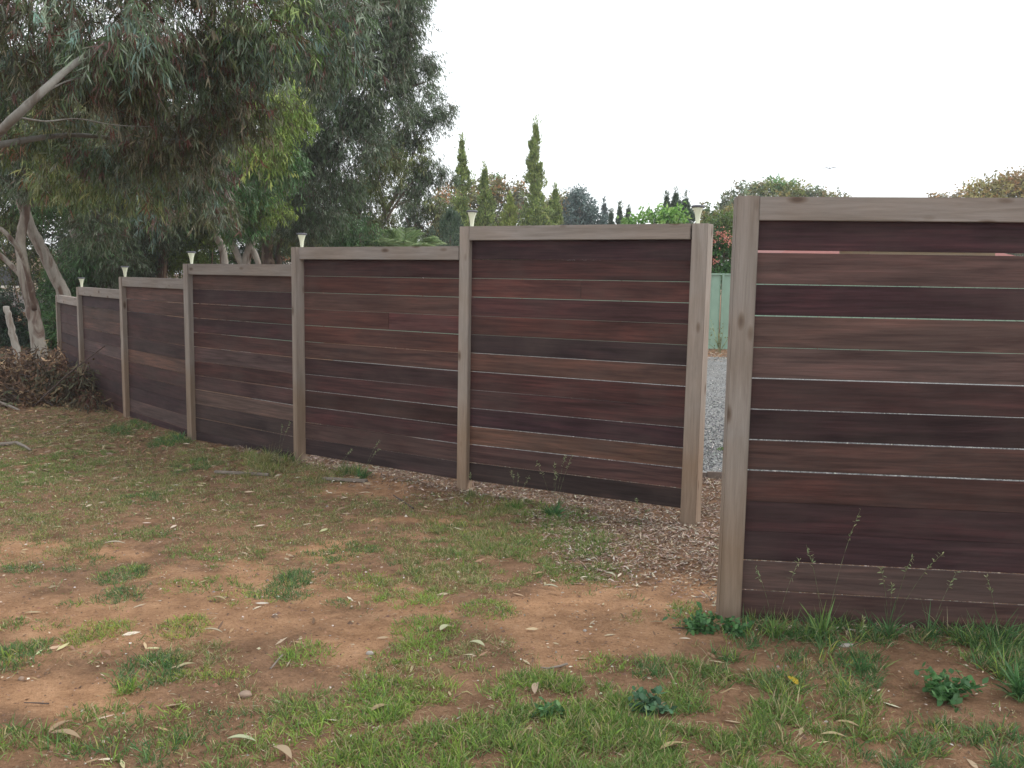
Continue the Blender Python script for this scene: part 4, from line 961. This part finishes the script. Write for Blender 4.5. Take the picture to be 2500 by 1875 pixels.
cauli(42, 'brownish gum between the tallest conifer and the blue green tree', [(1375, 500, 58, 40, 36, OT), (1350, 520, 58, 36, 40, OLV), (1390, 545, 58, 40, 50, OT), (1345, 560, 57, 50, 40, DK), (1310, 540, 60, 60, 40, DK)], palette=FARP, probs=[3, 3, 2, 2])
round_tree(43, 'blue green she oak rising right of the conifers', [(1415, 510, 50, 34, 45), (1405, 480, 50, 22, 26), (1425, 500, 50, 24, 36), (1440, 530, 50, 22, 26), (1400, 560, 50, 50, 40), (1445, 560, 50, 26, 40)], leaf=0.2, width=0.06, palette=[(0.12, 0.18, 0.17), (0.09, 0.14, 0.13), (0.16, 0.22, 0.20)], probs=[2, 2, 1], name='she_oak', spray=8, cover=1.5)
cauli(44, 'broad domed gum peeking over the right hand panel beside its post', [(1900, 480, 60, 70, 40, OLV), (1905, 450, 60, 34, 16, GRN), (1850, 465, 60, 32, 24), (1940, 470, 60, 38, 26, OLV), (1985, 472, 60, 26, 20), (2010, 482, 60, 30, 20, OT), (1805, 480, 58, 26, 30), (1785, 505, 58, 26, 40, DK), (2050, 486, 60, 18, 16), (1880, 520, 58, 120, 40, DK), (1775, 560, 57, 30, 60, DK)], palette=[(0.22, 0.29, 0.15), (0.16, 0.22, 0.13), (0.28, 0.26, 0.15)], probs=[3, 3, 2])
cauli(45, 'brown olive gum dome rising at the far right edge', [(2450, 480, 52, 110, 50, OLV), (2400, 470, 52, 60, 30, OLV), (2480, 450, 52, 60, 24, OT), (2350, 490, 52, 60, 28), (2290, 485, 53, 26, 14, OT), (2550, 450, 52, 90, 36, OT), (2520, 520, 52, 140, 60, DK)], palette=[(0.27, 0.27, 0.15), (0.20, 0.21, 0.12), (0.33, 0.25, 0.15)], probs=[3, 3, 2])
cauli(46, 'olive gum seen between the last lamp and the right hand post', [(1750, 540, 48, 40, 40, OLV), (1735, 520, 48, 20, 20, GRN), (1700, 540, 48, 30, 36, OLV), (1780, 530, 48, 22, 26, OLV), (1720, 590, 47, 60, 40, OLV), (1770, 590, 47, 50, 40, OLV)], palette=[(0.19, 0.20, 0.11), (0.14, 0.16, 0.09), (0.25, 0.23, 0.13)], probs=[3, 3, 2])
round_tree(47, 'fresh bright green leafy tree standing behind the fence right of centre', [(1600, 545, 30, 55, 22), (1560, 550, 30, 40, 18), (1635, 530, 30, 34, 26), (1650, 550, 30, 30, 26), (1618, 525, 30, 22, 16), (1540, 560, 30, 30, 14), (1600, 590, 30, 80, 40)], leaf=0.14, width=0.07, palette=[(0.20, 0.38, 0.08), (0.28, 0.46, 0.12), (0.13, 0.28, 0.06)], probs=[3, 2, 2], group='garden trees behind the fence', name='leafy_tree', spray=8, trunk_r=0.08, cover=1.6)
cauli(48, 'low pale green bushes far behind the middle of the fence', [(1440, 590, 60, 60, 22), (1380, 600, 60, 50, 30), (1490, 580, 60, 40, 16, GRN), (1300, 590, 60, 80, 40, DK), (1200, 600, 60, 90, 40, DK), (1540, 600, 60, 60, 30, GRN), (1650, 610, 60, 80, 50, DK), (1080, 600, 60, 80, 40, DK), (950, 600, 60, 80, 40, DK)], palette=[(0.15, 0.21, 0.10), (0.11, 0.16, 0.08)], probs=[1, 1], name='bushes', cat='bushes', group=None)
# low far vegetation over the right (hidden by the panel except through its slot)
cauli(49, 'far low trees hidden mostly behind the right hand panel', [(2100, 600, 70, 160, 50, DK), (2350, 600, 70, 160, 50, DK), (2600, 590, 70, 160, 60, OLV)], palette=FARP, probs=[3, 3, 1, 2], name='far_trees', cat='trees', group=None)

# --- conifers
def conifer(seed, label, px, ytop, ybot, d, wpx, palette, probs, group='narrow conifers', lean=0.0, tip=0.12, name='conifer', extra=None, dens=1.0, leafpx=3.0):
    rg = np.random.default_rng(seed)
    b0 = at(px, ybot, d); tpz = at(px + lean, ytop, d); gv = float(gz(b0.x, b0.y))
    root = empty(name, (b0.x, b0.y, gv)); tag(root, label, 'tree', group)
    base = np.array([b0.x, d, gv]); top = np.array([tpz.x, d, tpz.z]); H = top[2] - gv
    limb_mesh([Vector(base) - Vector((0, 0, 0.1)), Vector((base + top) / 2), Vector(base + (top - base) * 0.97)], 0.09, 0.012, seed).build('trunk', M_BARK_BRN, root, None, True)
    W = 1.15 * wpx * d / F
    nl = int(190 * dens); tt = rg.uniform(0.02, 1, nl) ** 0.9
    vis = (b0.z - gv) / H                     # widths given at the fence line
    prof = lambda t: W * np.clip((1 - t) / (1 - vis), 0, 1.6) ** 0.62 * np.clip((1.02 - t) / tip, 0.12, 1)
    a = rg.uniform(0, 6.28, nl); r = prof(tt) * rg.uniform(0.25, 0.95, nl)
    Cc = base + (top - base) * tt[:, None] + np.stack([np.cos(a) * r, np.sin(a) * r, np.zeros(nl)], 1)
    lr = prof(tt) * rg.uniform(0.2, 0.5, nl) + 0.04; r = np.where(rg.uniform(size=nl) < 0.18, prof(tt) * 1.15, r)
    Cc = base + (top - base) * tt[:, None] + np.stack([np.cos(a) * r, np.sin(a) * r, np.zeros(nl)], 1)
    lump_c = rg.uniform(0.75, 1.25, nl)
    L = leafpx * d / 938; per = 85
    rep = np.repeat(np.arange(nl), per); m = len(rep)
    v = rand_unit(rg, m) * rg.uniform(0.3, 1, (m, 1)) ** 0.5 * np.array([0.8, 0.8, 1.5])
    P = Cc[rep] + v * lr[rep][:, None]
    axis_ = base + (top - base) * tt[rep][:, None]
    out = P - axis_; out[:, 2] = 0; out /= np.linalg.norm(out, axis=1, keepdims=True) + 1e-9
    dr = out * 0.5 + rg.normal(0, 0.35, (m, 3)); dr[:, 2] += 0.9; dr /= np.linalg.norm(dr, axis=1, keepdims=True)
    col = pal(rg, m, palette, probs, 0.15) * lump_c[rep][:, None]
    parts = [slivers('c', P, dr, L * rg.uniform(0.6, 1.3, m), np.full(m, L * 0.35), col, None, 0, shape='tri')]
    # ragged leader
    k = 110; tz = rg.uniform(1 - tip, 1.05, k)[:, None]; P = base + (top - base) * tz + rg.normal(0, 0.07, (k, 3)) * (1.12 - tz) * 8
    dr = rg.normal(0, 0.5, (k, 3)); dr[:, 2] += 1; dr /= np.linalg.norm(dr, axis=1, keepdims=True)
    parts.append(slivers('c', P, dr, np.full(k, L * 1.5), np.full(k, L * 0.3), pal(rg, k, palette, probs), None, 0, shape='tri'))
    if extra: parts += crown(seed, extra, L * 1.1, L * 0.35, 1.6, palette, probs, -0.8, twig=False, shape='tri', sub=6)
    put('crown', parts, M_LEAF, root)
YGc = [(0.33, 0.41, 0.14), (0.24, 0.32, 0.11), (0.43, 0.50, 0.19), (0.14, 0.19, 0.08)]; YP = [3, 3, 1.5, 2]
conifer(51, 'tall narrow yellow green conifer at the left, second tallest of all', 1133, 350, 560, 36, 19, YGc, YP, lean=-6, extra=[(1146, 445, 36, 12, 12), (1118, 500, 36, 8, 30)])
conifer(52, 'medium conifer with a thin leader just right of the second tallest', 1188, 418, 560, 36, 19, YGc, YP, lean=-4)
conifer(53, 'short broad pointed conifer between the two tallest', 1245, 485, 560, 36, 20, [(0.38, 0.45, 0.13), (0.28, 0.34, 0.11), (0.48, 0.53, 0.19)], [3, 2, 1.5])
conifer(54, 'tallest conifer with a ragged thin tip and a side sprig', 1306, 308, 560, 36, 24, YGc, YP, lean=2, extra=[(1292, 442, 36, 8, 9), (1286, 437, 36, 5, 9), (1300, 520, 36, 30, 40), (1330, 540, 36, 14, 30)], dens=1.2)
conifer(55, 'slender conifer just right of the tallest one', 1352, 468, 560, 37, 14, YGc, YP, lean=4)
DKc = [(0.10, 0.16, 0.10), (0.14, 0.20, 0.13), (0.07, 0.11, 0.07)]
conifer(56, 'dark green shrubby cypress beside the left end of the widest panel', 1100, 520, 585, 30, 40, DKc, [3, 2, 2], group='dark cypresses', tip=0.05, leafpx=2.6)
conifer(57, 'blue grey pointed tree alone against the sky at centre', 1475, 498, 580, 60, 12, [(0.13, 0.18, 0.18), (0.10, 0.14, 0.14)], [1, 1], group='dark cypresses', leafpx=2.4, dens=0.6)
conifer(58, 'dark spire cypress left of the bright green tree', 1513, 508, 580, 50, 9, DKc, [3, 2, 2], group='dark cypresses', leafpx=2.4, dens=0.8)
conifer(59, 'shorter dark spire right beside the dark spire cypress', 1534, 516, 580, 50, 8, DKc, [3, 2, 2], group='dark cypresses', leafpx=2.4, dens=0.8)
conifer(60, 'squat dark cypress at the foot of the blue grey pointed tree', 1492, 525, 580, 50, 11, DKc, [3, 2, 2], group='dark cypresses', leafpx=2.4, dens=0.8)
conifer(61, 'dark spiky cypress behind the bright green tree', 1650, 478, 570, 40, 24, DKc, [3, 2, 2], group='dark cypresses', leafpx=2.6)
conifer(62, 'dark spiky cypress just left of the last lamp', 1675, 484, 570, 40, 20, DKc, [3, 2, 2], group='dark cypresses', leafpx=2.6)
conifer(63, 'dark cypress with a rounded shoulder left of the spiky ones', 1628, 486, 570, 40, 16, DKc, [3, 2, 2], group='dark cypresses', leafpx=2.6)

# --- flowering bush behind the green fence
root = shrub(70, 'green oleander like bush with salmon pink flowers above the green metal fence', [(1765, 620, 24, 60, 50, GRN), (1740, 590, 24, 45, 40), (1790, 580, 24, 45, 40, OLV), (1768, 550, 24, 50, 26, OLV), (1765, 680, 24, 70, 40, GRN)], 0.09, 0.02, palette=[(0.10, 0.18, 0.07), (0.14, 0.22, 0.09), (0.06, 0.12, 0.05)], probs=[3, 2, 2], cover=2.4, droop=0.1, cat='bush', name='flowering_bush')
rg = np.random.default_rng(8); fp = []
for (px, py, s, nn) in [(1768, 575, 9, 50), (1782, 583, 9, 50), (1755, 568, 7, 30), (1739, 590, 6, 40), (1742, 637, 7, 40), (1770, 590, 8, 25), (1700, 600, 8, 30), (1800, 640, 8, 30), (1820, 590, 9, 30)]:
    c = np.array(at(px, py, 23.45)); k = s * 23.45 / F
    fp.append(slivers('f', c + rg.normal(0, 1, (nn, 3)) * np.array([k, k, k]) * 0.8, rand_unit(rg, nn), np.full(nn, 0.05), np.full(nn, 0.035), pal(rg, nn, [(0.72, 0.26, 0.20), (0.85, 0.42, 0.34)], [2, 1]), None, 0.1, shape='leaf'))
fo = put('flowers', fp, M_LEAF, root); fo['kind'] = 'stuff'
rg = np.random.default_rng(9)

# ------------------------------------------------------------------ green metal fence
M_GREEN = plain('pale_green_steel', (0.26, 0.39, 0.30), 0.5, 3, 0.08, 0.0, 0.02)
def steel_fence(x0, x1, d, ztop, label, m, name='metal_fence'):
    g0 = -0.05; root = empty(name, ((x0 + x1) / 2, d, g0)); tag(root, label, 'fence')
    n = int((x1 - x0) / 2.36); 
    for i in range(n):
        a = x0 + i * 2.36; b2 = a + 2.30; xs = []; ys = []
        x = a; pat = [(0.0, 0.0), (0.17, 0.0), (0.19, 0.028), (0.225, 0.028), (0.245, 0.0)]
        prof = []
        while x < b2:
            for dx, dy in pat:
                if x + dx <= b2: prof.append((x + dx, dy))
            x += 0.26
        Vv = [(px, d - py, z) for px, py in prof for z in (g0, ztop - 0.03)] + [(px, d - py + 0.004, z) for px, py in prof for z in (g0, ztop - 0.03)]
        k = len(prof) * 2; Fc = [(2 * j, 2 * j + 2, 2 * j + 3, 2 * j + 1) for j in range(len(prof) - 1)] + [(k + 2 * j, k + 2 * j + 1, k + 2 * j + 3, k + 2 * j + 2) for j in range(len(prof) - 1)]
        link('infill_sheet', mesh('infill_sheet', Vv, Fc), m, root)
        mb = MB(); mb.box(a - 0.055, a - 0.005, d - 0.04, d + 0.03, g0, ztop + 0.0, 0.004); mb.build('post', m, root)
        mb = MB(); mb.box(a - 0.002, b2, d - 0.045, d + 0.025, ztop - 0.045, ztop - 0.004, 0.004); mb.build('top_rail', m, root)
        mb = MB(); mb.box(a - 0.002, b2, d - 0.045, d + 0.025, g0 - 0.02, g0 + 0.05, 0.004); mb.build('bottom_rail', m, root)
steel_fence(-6.8, 17, 22.4, 1.77, 'pale green corrugated steel fence seen through the gap', M_GREEN)
M_SLATE = plain('slate_blue_steel', (0.10, 0.115, 0.14), 0.5, 3, 0.08)
steel_fence(-11.6, -9.0, 24.5, 1.55, 'short slate coloured steel fence glimpsed behind the left trees', M_SLATE)
n = 3500; rgx = np.random.default_rng(56); x = rgx.uniform(-3, 9, n); y = rgx.uniform(18.6, 22.3, n)
P = np.stack([x, y, gz(x, y) + rgx.uniform(0.0, 0.03, n)], 1)
o = put('leaf_litter', [slivers('l', P, flatdirs(rgx, n, 0.3), rgx.uniform(0.05, 0.13, n), rgx.uniform(0.015, 0.035, n), pal(rgx, n, [(0.44, 0.38, 0.30), (0.30, 0.25, 0.20), (0.2, 0.16, 0.13)], [2, 2, 1]), None, 0.1, side=upish(rgx, n, 0.4))], M_DRY)
tag(o, 'strip of pale leaf litter at the foot of the green steel fence', 'leaf litter', kind='stuff')
# wispy weed in front of it
def weed(px, py, hgt, n, label, leaf, wd, palette, probs, spread=0.5, name='weed', cat='weed', base=None, heads=0, group=None, curl=0.35):
    rg = np.random.default_rng(int(px + py)); p = base or ground_at(px, py)
    root = empty(name, p[:]); tag(root, label, cat, group); parts = []
    P = np.tile(np.array(p), (n, 1)) + rg.normal(0, 0.012, (n, 3)) * np.array([1, 1, 0]); P[:, 2] = float(gz(p.x, p.y))
    d = rg.normal(0, spread, (n, 3)); d[:, 2] = 1; d /= np.linalg.norm(d, axis=1, keepdims=True)
    L = hgt * rg.uniform(0.4, 1.1, n)
    parts.append(slivers('w', P, d, L, np.full(n, wd) * rg.uniform(0.6, 1.2, n), pal(rg, n, palette, probs), None, rg.uniform(0.1, curl * 2, n), shape='leaf' if heads == 0 else 'blade'))
    if leaf:
        m = n * 5; rep = rg.integers(0, n, m); t = rg.uniform(0.3, 1, (m, 1)); cv = np.array([0, 0, -0.2])
        Q = P[rep] + d[rep] * L[rep][:, None] * t; Q[:, 2] += -0.15 * L[rep] * t[:, 0] ** 2
        dd = rand_unit(rg, m) + np.array([0, 0, 0.2]); dd /= np.linalg.norm(dd, axis=1, keepdims=True)
        parts.append(slivers('w', Q, dd, np.full(m, leaf) * rg.uniform(0.6, 1.2, m), np.full(m, leaf * 0.6), pal(rg, m, palette, probs), None, 0.1, shape='leaf', side=upish(rg, m, 0.5)))
    put('foliage', parts, M_GRASS, root)
    hp = []
    for i in range(heads):
        a = rg.uniform(-0.35, 0.35, 2); H = hgt * rg.uniform(1.5, 2.6)
        dv = np.array([a[0], a[1], 1.0]); dv /= np.linalg.norm(dv)
        t = np.linspace(0, 1, 9)[:, None]; S = np.array([p.x, p.y, float(gz(p.x, p.y))]) + dv * H * t + np.array([a[0], a[1], -0.3]) * H * 0.35 * t ** 2.5
        for j in range(8):
            seg = S[j + 1] - S[j]; l = np.linalg.norm(seg)
            hp.append(slivers('s', S[j:j + 1], (seg / l)[None], np.array([l * 1.08]), np.array([0.0022]), np.array([[0.16, 0.20, 0.10]]), None, 0, shape='tri'))
        k = 16; tt = rg.uniform(0.72, 1.0, k)[:, None]; Q = S[0] + dv * H * tt + np.array([a[0], a[1], -0.3]) * H * 0.35 * tt ** 2.5
        dd = rg.normal(0, 0.5, (k, 3)) + dv * 0.6; dd /= np.linalg.norm(dd, axis=1, keepdims=True)
        hp.append(slivers('s', Q, dd, np.full(k, 0.022), np.full(k, 0.005), pal(rg, k, [(0.22, 0.28, 0.14), (0.32, 0.34, 0.18)], [1, 1]), None, 0.2, shape='leaf'))
    if hp: put('seed_head', hp, M_GRASS, root)
    return root
FG = [(0.08, 0.19, 0.065), (0.12, 0.25, 0.09), (0.055, 0.135, 0.05)]; FPp = [3, 2, 2]
weed(1700, 1540, 0.13, 46, 'round leaved weed at the left foot of the right hand post', 0.034, 0.006, FG, FPp, 0.8)
weed(1800, 1548, 0.08, 26, 'small round leaved weed directly in front of the right hand post base', 0.03, 0.006, FG, FPp, 0.8)
weed(2310, 1705, 0.14, 60, 'dark lobed broadleaf weed on dirt at the lower right', 0.036, 0.008, FG, FPp, 0.9)
weed(1580, 1735, 0.09, 36, 'blue green broadleaf weed in the grass right of centre', 0.034, 0.008, [(0.09, 0.19, 0.10), (0.07, 0.15, 0.08)], [1, 1], 0.8)
weed(1345, 1745, 0.07, 18, 'dark broadleaf weed in the middle of the big grass area', 0.028, 0.008, FG, FPp, 0.8)
GB = [(0.13, 0.24, 0.06), (0.19, 0.30, 0.08), (0.09, 0.17, 0.05)]
BLG = 'tall grass plants in front of the right hand panel'
weed(2010, 1562, 0.25, 40, 'tall bright grass plant with broad arching blades before the right hand panel', 0, 0.009, GB, FPp, 0.3, 'grass_plant', 'grass plant', heads=2, group=BLG, curl=0.3)
weed(1890, 1556, 0.20, 44, 'grass plant with one leaning green seed head right of the near post', 0, 0.006, GB, FPp, 0.4, 'grass_plant', 'grass plant', heads=2, group=BLG)
weed(2170, 1556, 0.21, 40, 'wild oat plant with a drooping seed head reaching highest up the right panel', 0, 0.006, FG, FPp, 0.4, 'grass_plant', 'grass plant', heads=4, group=BLG)
weed(2270, 1556, 0.20, 34, 'dark grass plant between the wild oat and the right edge clump', 0, 0.006, FG, FPp, 0.35, 'grass_plant', 'grass plant', heads=1, group=BLG)
weed(2100, 1640, 0.13, 34, 'grass plant on the dirt in front of the bright tall one', 0, 0.006, FG, FPp, 0.4, 'grass_plant', 'grass plant', heads=1, group=BLG)
weed(2440, 1575, 0.19, 110, 'dense dark grass clump by the panel at the right edge', 0, 0.007, FG, FPp, 0.6, 'grass_plant', 'grass plant', heads=1, group=BLG)
weed(2490, 1700, 0.20, 120, 'tallest dark grass clump at the lower right edge', 0, 0.007, FG, FPp, 0.5, 'grass_plant', 'grass plant', heads=0, group=BLG)
FB = 'grass clumps along the stepped fence'
weed(1352, 1262, 0.20, 110, 'thick dark grass clump growing at the foot of the widest stepped panel', 0, 0.007, FG, FPp, 0.55, 'grass_plant', 'grass plant', heads=5, group=FB)
weed(1262, 1245, 0.13, 50, 'small grass clump left of the thick dark one at the widest panel', 0, 0.006, GB, FPp, 0.5, 'grass_plant', 'grass plant', heads=3, group=FB)
weed(1560, 1285, 0.09, 10, 'thin single stalked grass under the right end of the widest stepped panel', 0, 0.004, GB, FPp, 0.4, 'grass_plant', 'grass plant', heads=3, group=FB)
weed(885, 1168, 0.17, 60, 'dark green clump with a tall stalk at the foot of the second widest panel', 0, 0.007, FG, FPp, 0.5, 'grass_plant', 'grass plant', heads=2, group=FB)
weed(678, 1135, 0.17, 70, 'half dry clump left of the post between the two widest left panels', 0, 0.006, [(0.20, 0.20, 0.10), (0.12, 0.16, 0.07), (0.34, 0.27, 0.15)], [1, 1, 1], 0.5, 'grass_plant', 'grass plant', heads=2, group=FB)
weed(825, 1158, 0.12, 60, 'straw coloured clump under the left end of the second widest panel', 0, 0.005, [(0.38, 0.32, 0.18), (0.25, 0.22, 0.12)], [1, 1], 0.6, 'grass_plant', 'grass plant', heads=1, group=FB)
weed(436, 1078, 0.14, 50, 'small green clump left of the third nearest fence post on the left', 0, 0.012, FG, FPp, 0.5, 'grass_plant', 'grass plant', heads=0, group=FB)
weed(1150, 1214, 0.09, 80, 'mixed green and straw clump around the foot of the middle post', 0, 0.005, [(0.16, 0.20, 0.08), (0.34, 0.28, 0.15), (0.10, 0.15, 0.05)], [2, 1, 1], 0.7, 'grass_plant', 'grass plant', heads=1, group=FB)
wb = at(1757, 850, 20.6); wb.z = float(gz(wb.x, wb.y))
weed(1757, 850, 1.0, 14, 'spindly dried weed standing before the green steel fence', 0.06, 0.02, [(0.24, 0.26, 0.14), (0.18, 0.20, 0.10)], [1, 1], 0.22, base=wb)
weed(1760, 1102, 0.05, 12, 'small green weed on the gravel seen through the gap', 0.02, 0.006, GB, FPp, 0.7)

# ------------------------------------------------------------------ brush pile of cut branches
pc = [(60, 945, 12.2, 170, 75), (150, 990, 11.4, 110, 50), (30, 1000, 11.2, 110, 50), (190, 960, 11.3, 70, 50), (225, 1000, 10.9, 50, 45), (170, 930, 11.6, 80, 40), (100, 900, 13.0, 110, 36), (-60, 960, 11.5, 110, 60)]
DRYP = [(0.22, 0.13, 0.08), (0.13, 0.08, 0.052), (0.38, 0.26, 0.15), (0.085, 0.06, 0.045), (0.12, 0.13, 0.07)]
g0 = at(80, 1010, 11.6); root = empty('brush_pile', (g0.x, g0.y, 0)); tag(root, 'heap of cut branches with dry orange brown leaves at the fence end', 'brush pile')
put('dry_leaves', crown(90, pc[:3] + pc[6:], 0.10, 0.022, 1.5, DRYP, [4, 4, 3, 4, 0.6], droop=0.25, sub=10, spray=8, fill=0.5, twigc=(0.12, 0.07, 0.05), flat_=0.8) +
    crown(91, pc[3:6], 0.11, 0.020, 1.2, [(0.09, 0.085, 0.05), (0.13, 0.10, 0.06), (0.06, 0.055, 0.035), (0.18, 0.15, 0.09)], [3, 3, 3, 1], droop=0.7, sub=8, spray=8, fill=0.5, flat_=0.6), M_DRY, root)
for i, (a, b2, r) in enumerate([((90, 985, 11.0), (255, 845, 10.6), 0.011), ((0, 900, 12.5), (180, 960, 11.5), 0.012), ((20, 940, 12), (130, 990, 11), 0.014), ((-40, 970, 11), (100, 1030, 10.6), 0.02), ((60, 880, 13), (200, 930, 12), 0.009), ((-20, 880, 12.6), (90, 1000, 11.2), 0.01)]):
    A, Bv = at(*a), at(*b2); limb_mesh([A, A.lerp(Bv, 0.5) + Vector((0, 0, 0.03)), Bv], r, r * 0.5, i).build('branch', M_STICKD if i != 3 else M_STICK, root, None, True)
stick([at(48, 902, 14.2) - Vector((0, 0, .15)), at(40, 850, 14.2), at(25, 790, 14.2), at(15, 748, 14.2)], 0.058, 0.045, 'upright pale grey dead stump pole beside the slim mottled trunk', M_BARK_PALE, 'dead_stump')
# mound of leaf litter below the trees
n = 14000; rgx = np.random.default_rng(55)
x = rgx.uniform(-10, -4.6, n); y = rgx.uniform(11.5, 17.5, n)
P = np.stack([x, y, gz(x, y) + rgx.uniform(0.0, 0.05, n)], 1)
o = put('leaf_litter', [slivers('l', P, flatdirs(rgx, n, 0.3), rgx.uniform(0.05, 0.13, n), rgx.uniform(0.015, 0.035, n), pal(rgx, n, DRYP, [3, 4, 2, 4, 1]), None, 0.1, side=upish(rgx, n, 0.4))], M_DRY)
tag(o, 'deep brown leaf litter under the trees beyond the brush pile', 'leaf litter', kind='stuff')

# ------------------------------------------------------------------ houses
M_WALL = plain('cream_render', (0.55, 0.47, 0.36), 0.85, 4, 0.06)
M_BASE = plain('grey_render', (0.28, 0.26, 0.25), 0.85, 4, 0.08)
M_ROOFW = plain('pale_steel_roof', (0.72, 0.73, 0.74), 0.45, 3, 0.05)
M_ROOFR = plain('red_tile_roof', (0.24, 0.075, 0.06), 0.7, 10, 0.2)
M_TRIM = plain('white_trim', (0.8, 0.78, 0.72), 0.5, 4, 0.04)
M_TERR = plain('terracotta_roof', (0.45, 0.15, 0.07), 0.75, 10, 0.2)
M_PANE = plain('window_glass', (0.04, 0.05, 0.06), 0.1, 2, 0.1)
def house(x0, x1, y0, y1, zw, zr, label, wall, roof, base=None, ribs=True):
    g0 = -0.1; root = empty('house', ((x0 + x1) / 2, y0, g0)); tag(root, label, 'house')
    mb = MB(); mb.box(x0, x1, y0, y1, g0 + (0.9 if base else 0), zw); mb.build('wall', wall, root)
    if base: mb = MB(); mb.box(x0 - 0.02, x1 + 0.02, y0 - 0.02, y1, g0, g0 + 0.897); mb.build('plinth', base, root)
    o_ = 0.5; cy = (y0 + y1) / 2; h = (y1 - y0) / 2
    Vv = [(x0 - o_, y0 - o_, zw), (x1 + o_, y0 - o_, zw), (x1 + o_, y1 + o_, zw), (x0 - o_, y1 + o_, zw), (x0 + h * 0.8, cy, zr), (x1 - h * 0.8, cy, zr)]
    Fc = [(0, 1, 5, 4), (1, 2, 5), (2, 3, 4, 5), (3, 0, 4), (0, 3, 2, 1)]
    link('roof', mesh('roof', Vv, Fc), roof, root)
    mb = MB(); mb.box(x0 - o_ - 0.08, x1 + o_ + 0.08, y0 - o_ - 0.1, y0 - o_ - 0.003, zw - 0.1, zw + 0.05, 0.01); mb.build('gutter', M_TRIM, root)
    for wx in np.arange(x0 + 1.2, x1 - 1.6, 3.2):
        mb = MB(); mb.box(wx, wx + 1.4, y0 - 0.05, y0 - 0.004, g0 + 1.05, zw - 0.5, 0.005); f = mb.build('window', M_TRIM, root)
        mb = MB(); mb.box(wx + 0.08, wx + 1.32, y0 - 0.06, y0 - 0.052, g0 + 1.13, zw - 0.58); mb.build('pane', M_PANE, f)
        f.children[0].parent = f; f.children[0].matrix_local = Matrix.Identity(4)
        f.children[0].location = -f.location if False else (0, 0, 0)
house(-26, -15.8, 33, 41, 2.25, 3.2, 'cream house with pale roof at the left edge behind the trees', M_WALL, M_ROOFW, M_BASE)
house(8.7, 15.5, 30, 37, 2.42, 3.7, 'house with red roof glimpsed through the slot of the right hand panel', M_WALL, M_ROOFR)
house(9.75, 13.2, 26, 28.4, 2.6, 3.1, 'cream outbuilding with pale roof in front of the red roofed house', M_WALL, M_ROOFW)
house(-12.5, -7.5, 42, 48, 2.1, 3.0, 'house with terracotta roof peeking between the grey trunks', M_WALL, M_TERR)

# ------------------------------------------------------------------ bird
bp = at(2026, 411, 60)
mb = MB()
bodyp = [(-0.22, 0), (-0.12, 0.05), (0.05, 0.07), (0.17, 0.045), (0.25, 0.03), (0.30, 0.0)]
mb.tube([(p_, 0, 0) for p_, r in bodyp], [max(r, 0.006) for _, r in bodyp], 8)
M_BIRD = plain('grey_feathers', (0.08, 0.08, 0.09), 0.8, 8, 0.2)
bird = mb.build('bird', M_BIRD, None, Matrix.Translation(bp) @ Matrix.Rotation(R(70), 4, 'Z') @ Matrix.Rotation(R(-28), 4, 'Y') @ Matrix.Scale(0.55, 4), True)
tag(bird, 'lone small grey bird gliding with spread wings above the right hand panel', 'bird')
for s in (-1, 1):
    sec = [(0.05, 0.0, 0.11, 0.0), (0.35, 0.07, 0.13, 0.03), (0.62, 0.06, 0.10, -0.02), (0.85, 0.02, 0.02, -0.04)]
    Vv = [(0.02 - (i * 0.02) + dx, s * y, z + zz2) for i, (y, z, c, xx_) in enumerate(sec) for dx, zz2 in ((c, 0.0), (0, 0.012), (-c, 0), (0, -0.012))]
    Fc = [(i * 4 + j, i * 4 + (j + 1) % 4, i * 4 + 4 + (j + 1) % 4, i * 4 + 4 + j) for i in range(3) for j in range(4)] + [(0, 1, 2, 3), (12, 13, 14, 15)]
    w_ = bpy.data.objects.new('wing', mesh('wing', Vv, Fc)); C.objects.link(w_); w_.data.materials.append(M_BIRD); w_.parent = bird

# ------------------------------------------------------------------ haze
mb = MB(); mb.box(-180, 180, -3, 190, -2.5, 16)
hz = bpy.data.materials.new('air'); hz.use_nodes = True
ht = hz.node_tree; ht.nodes.remove(ht.nodes['Principled BSDF'])
pv = ht.nodes.new('ShaderNodeVolumePrincipled'); pv.inputs['Color'].default_value = (0.93, 0.96, 1, 1); pv.inputs['Density'].default_value = 0.0011
ht.links.new(pv.outputs[0], ht.nodes['Material Output'].inputs['Volume'])
tag(mb.build('haze', hz), kind='stuff')
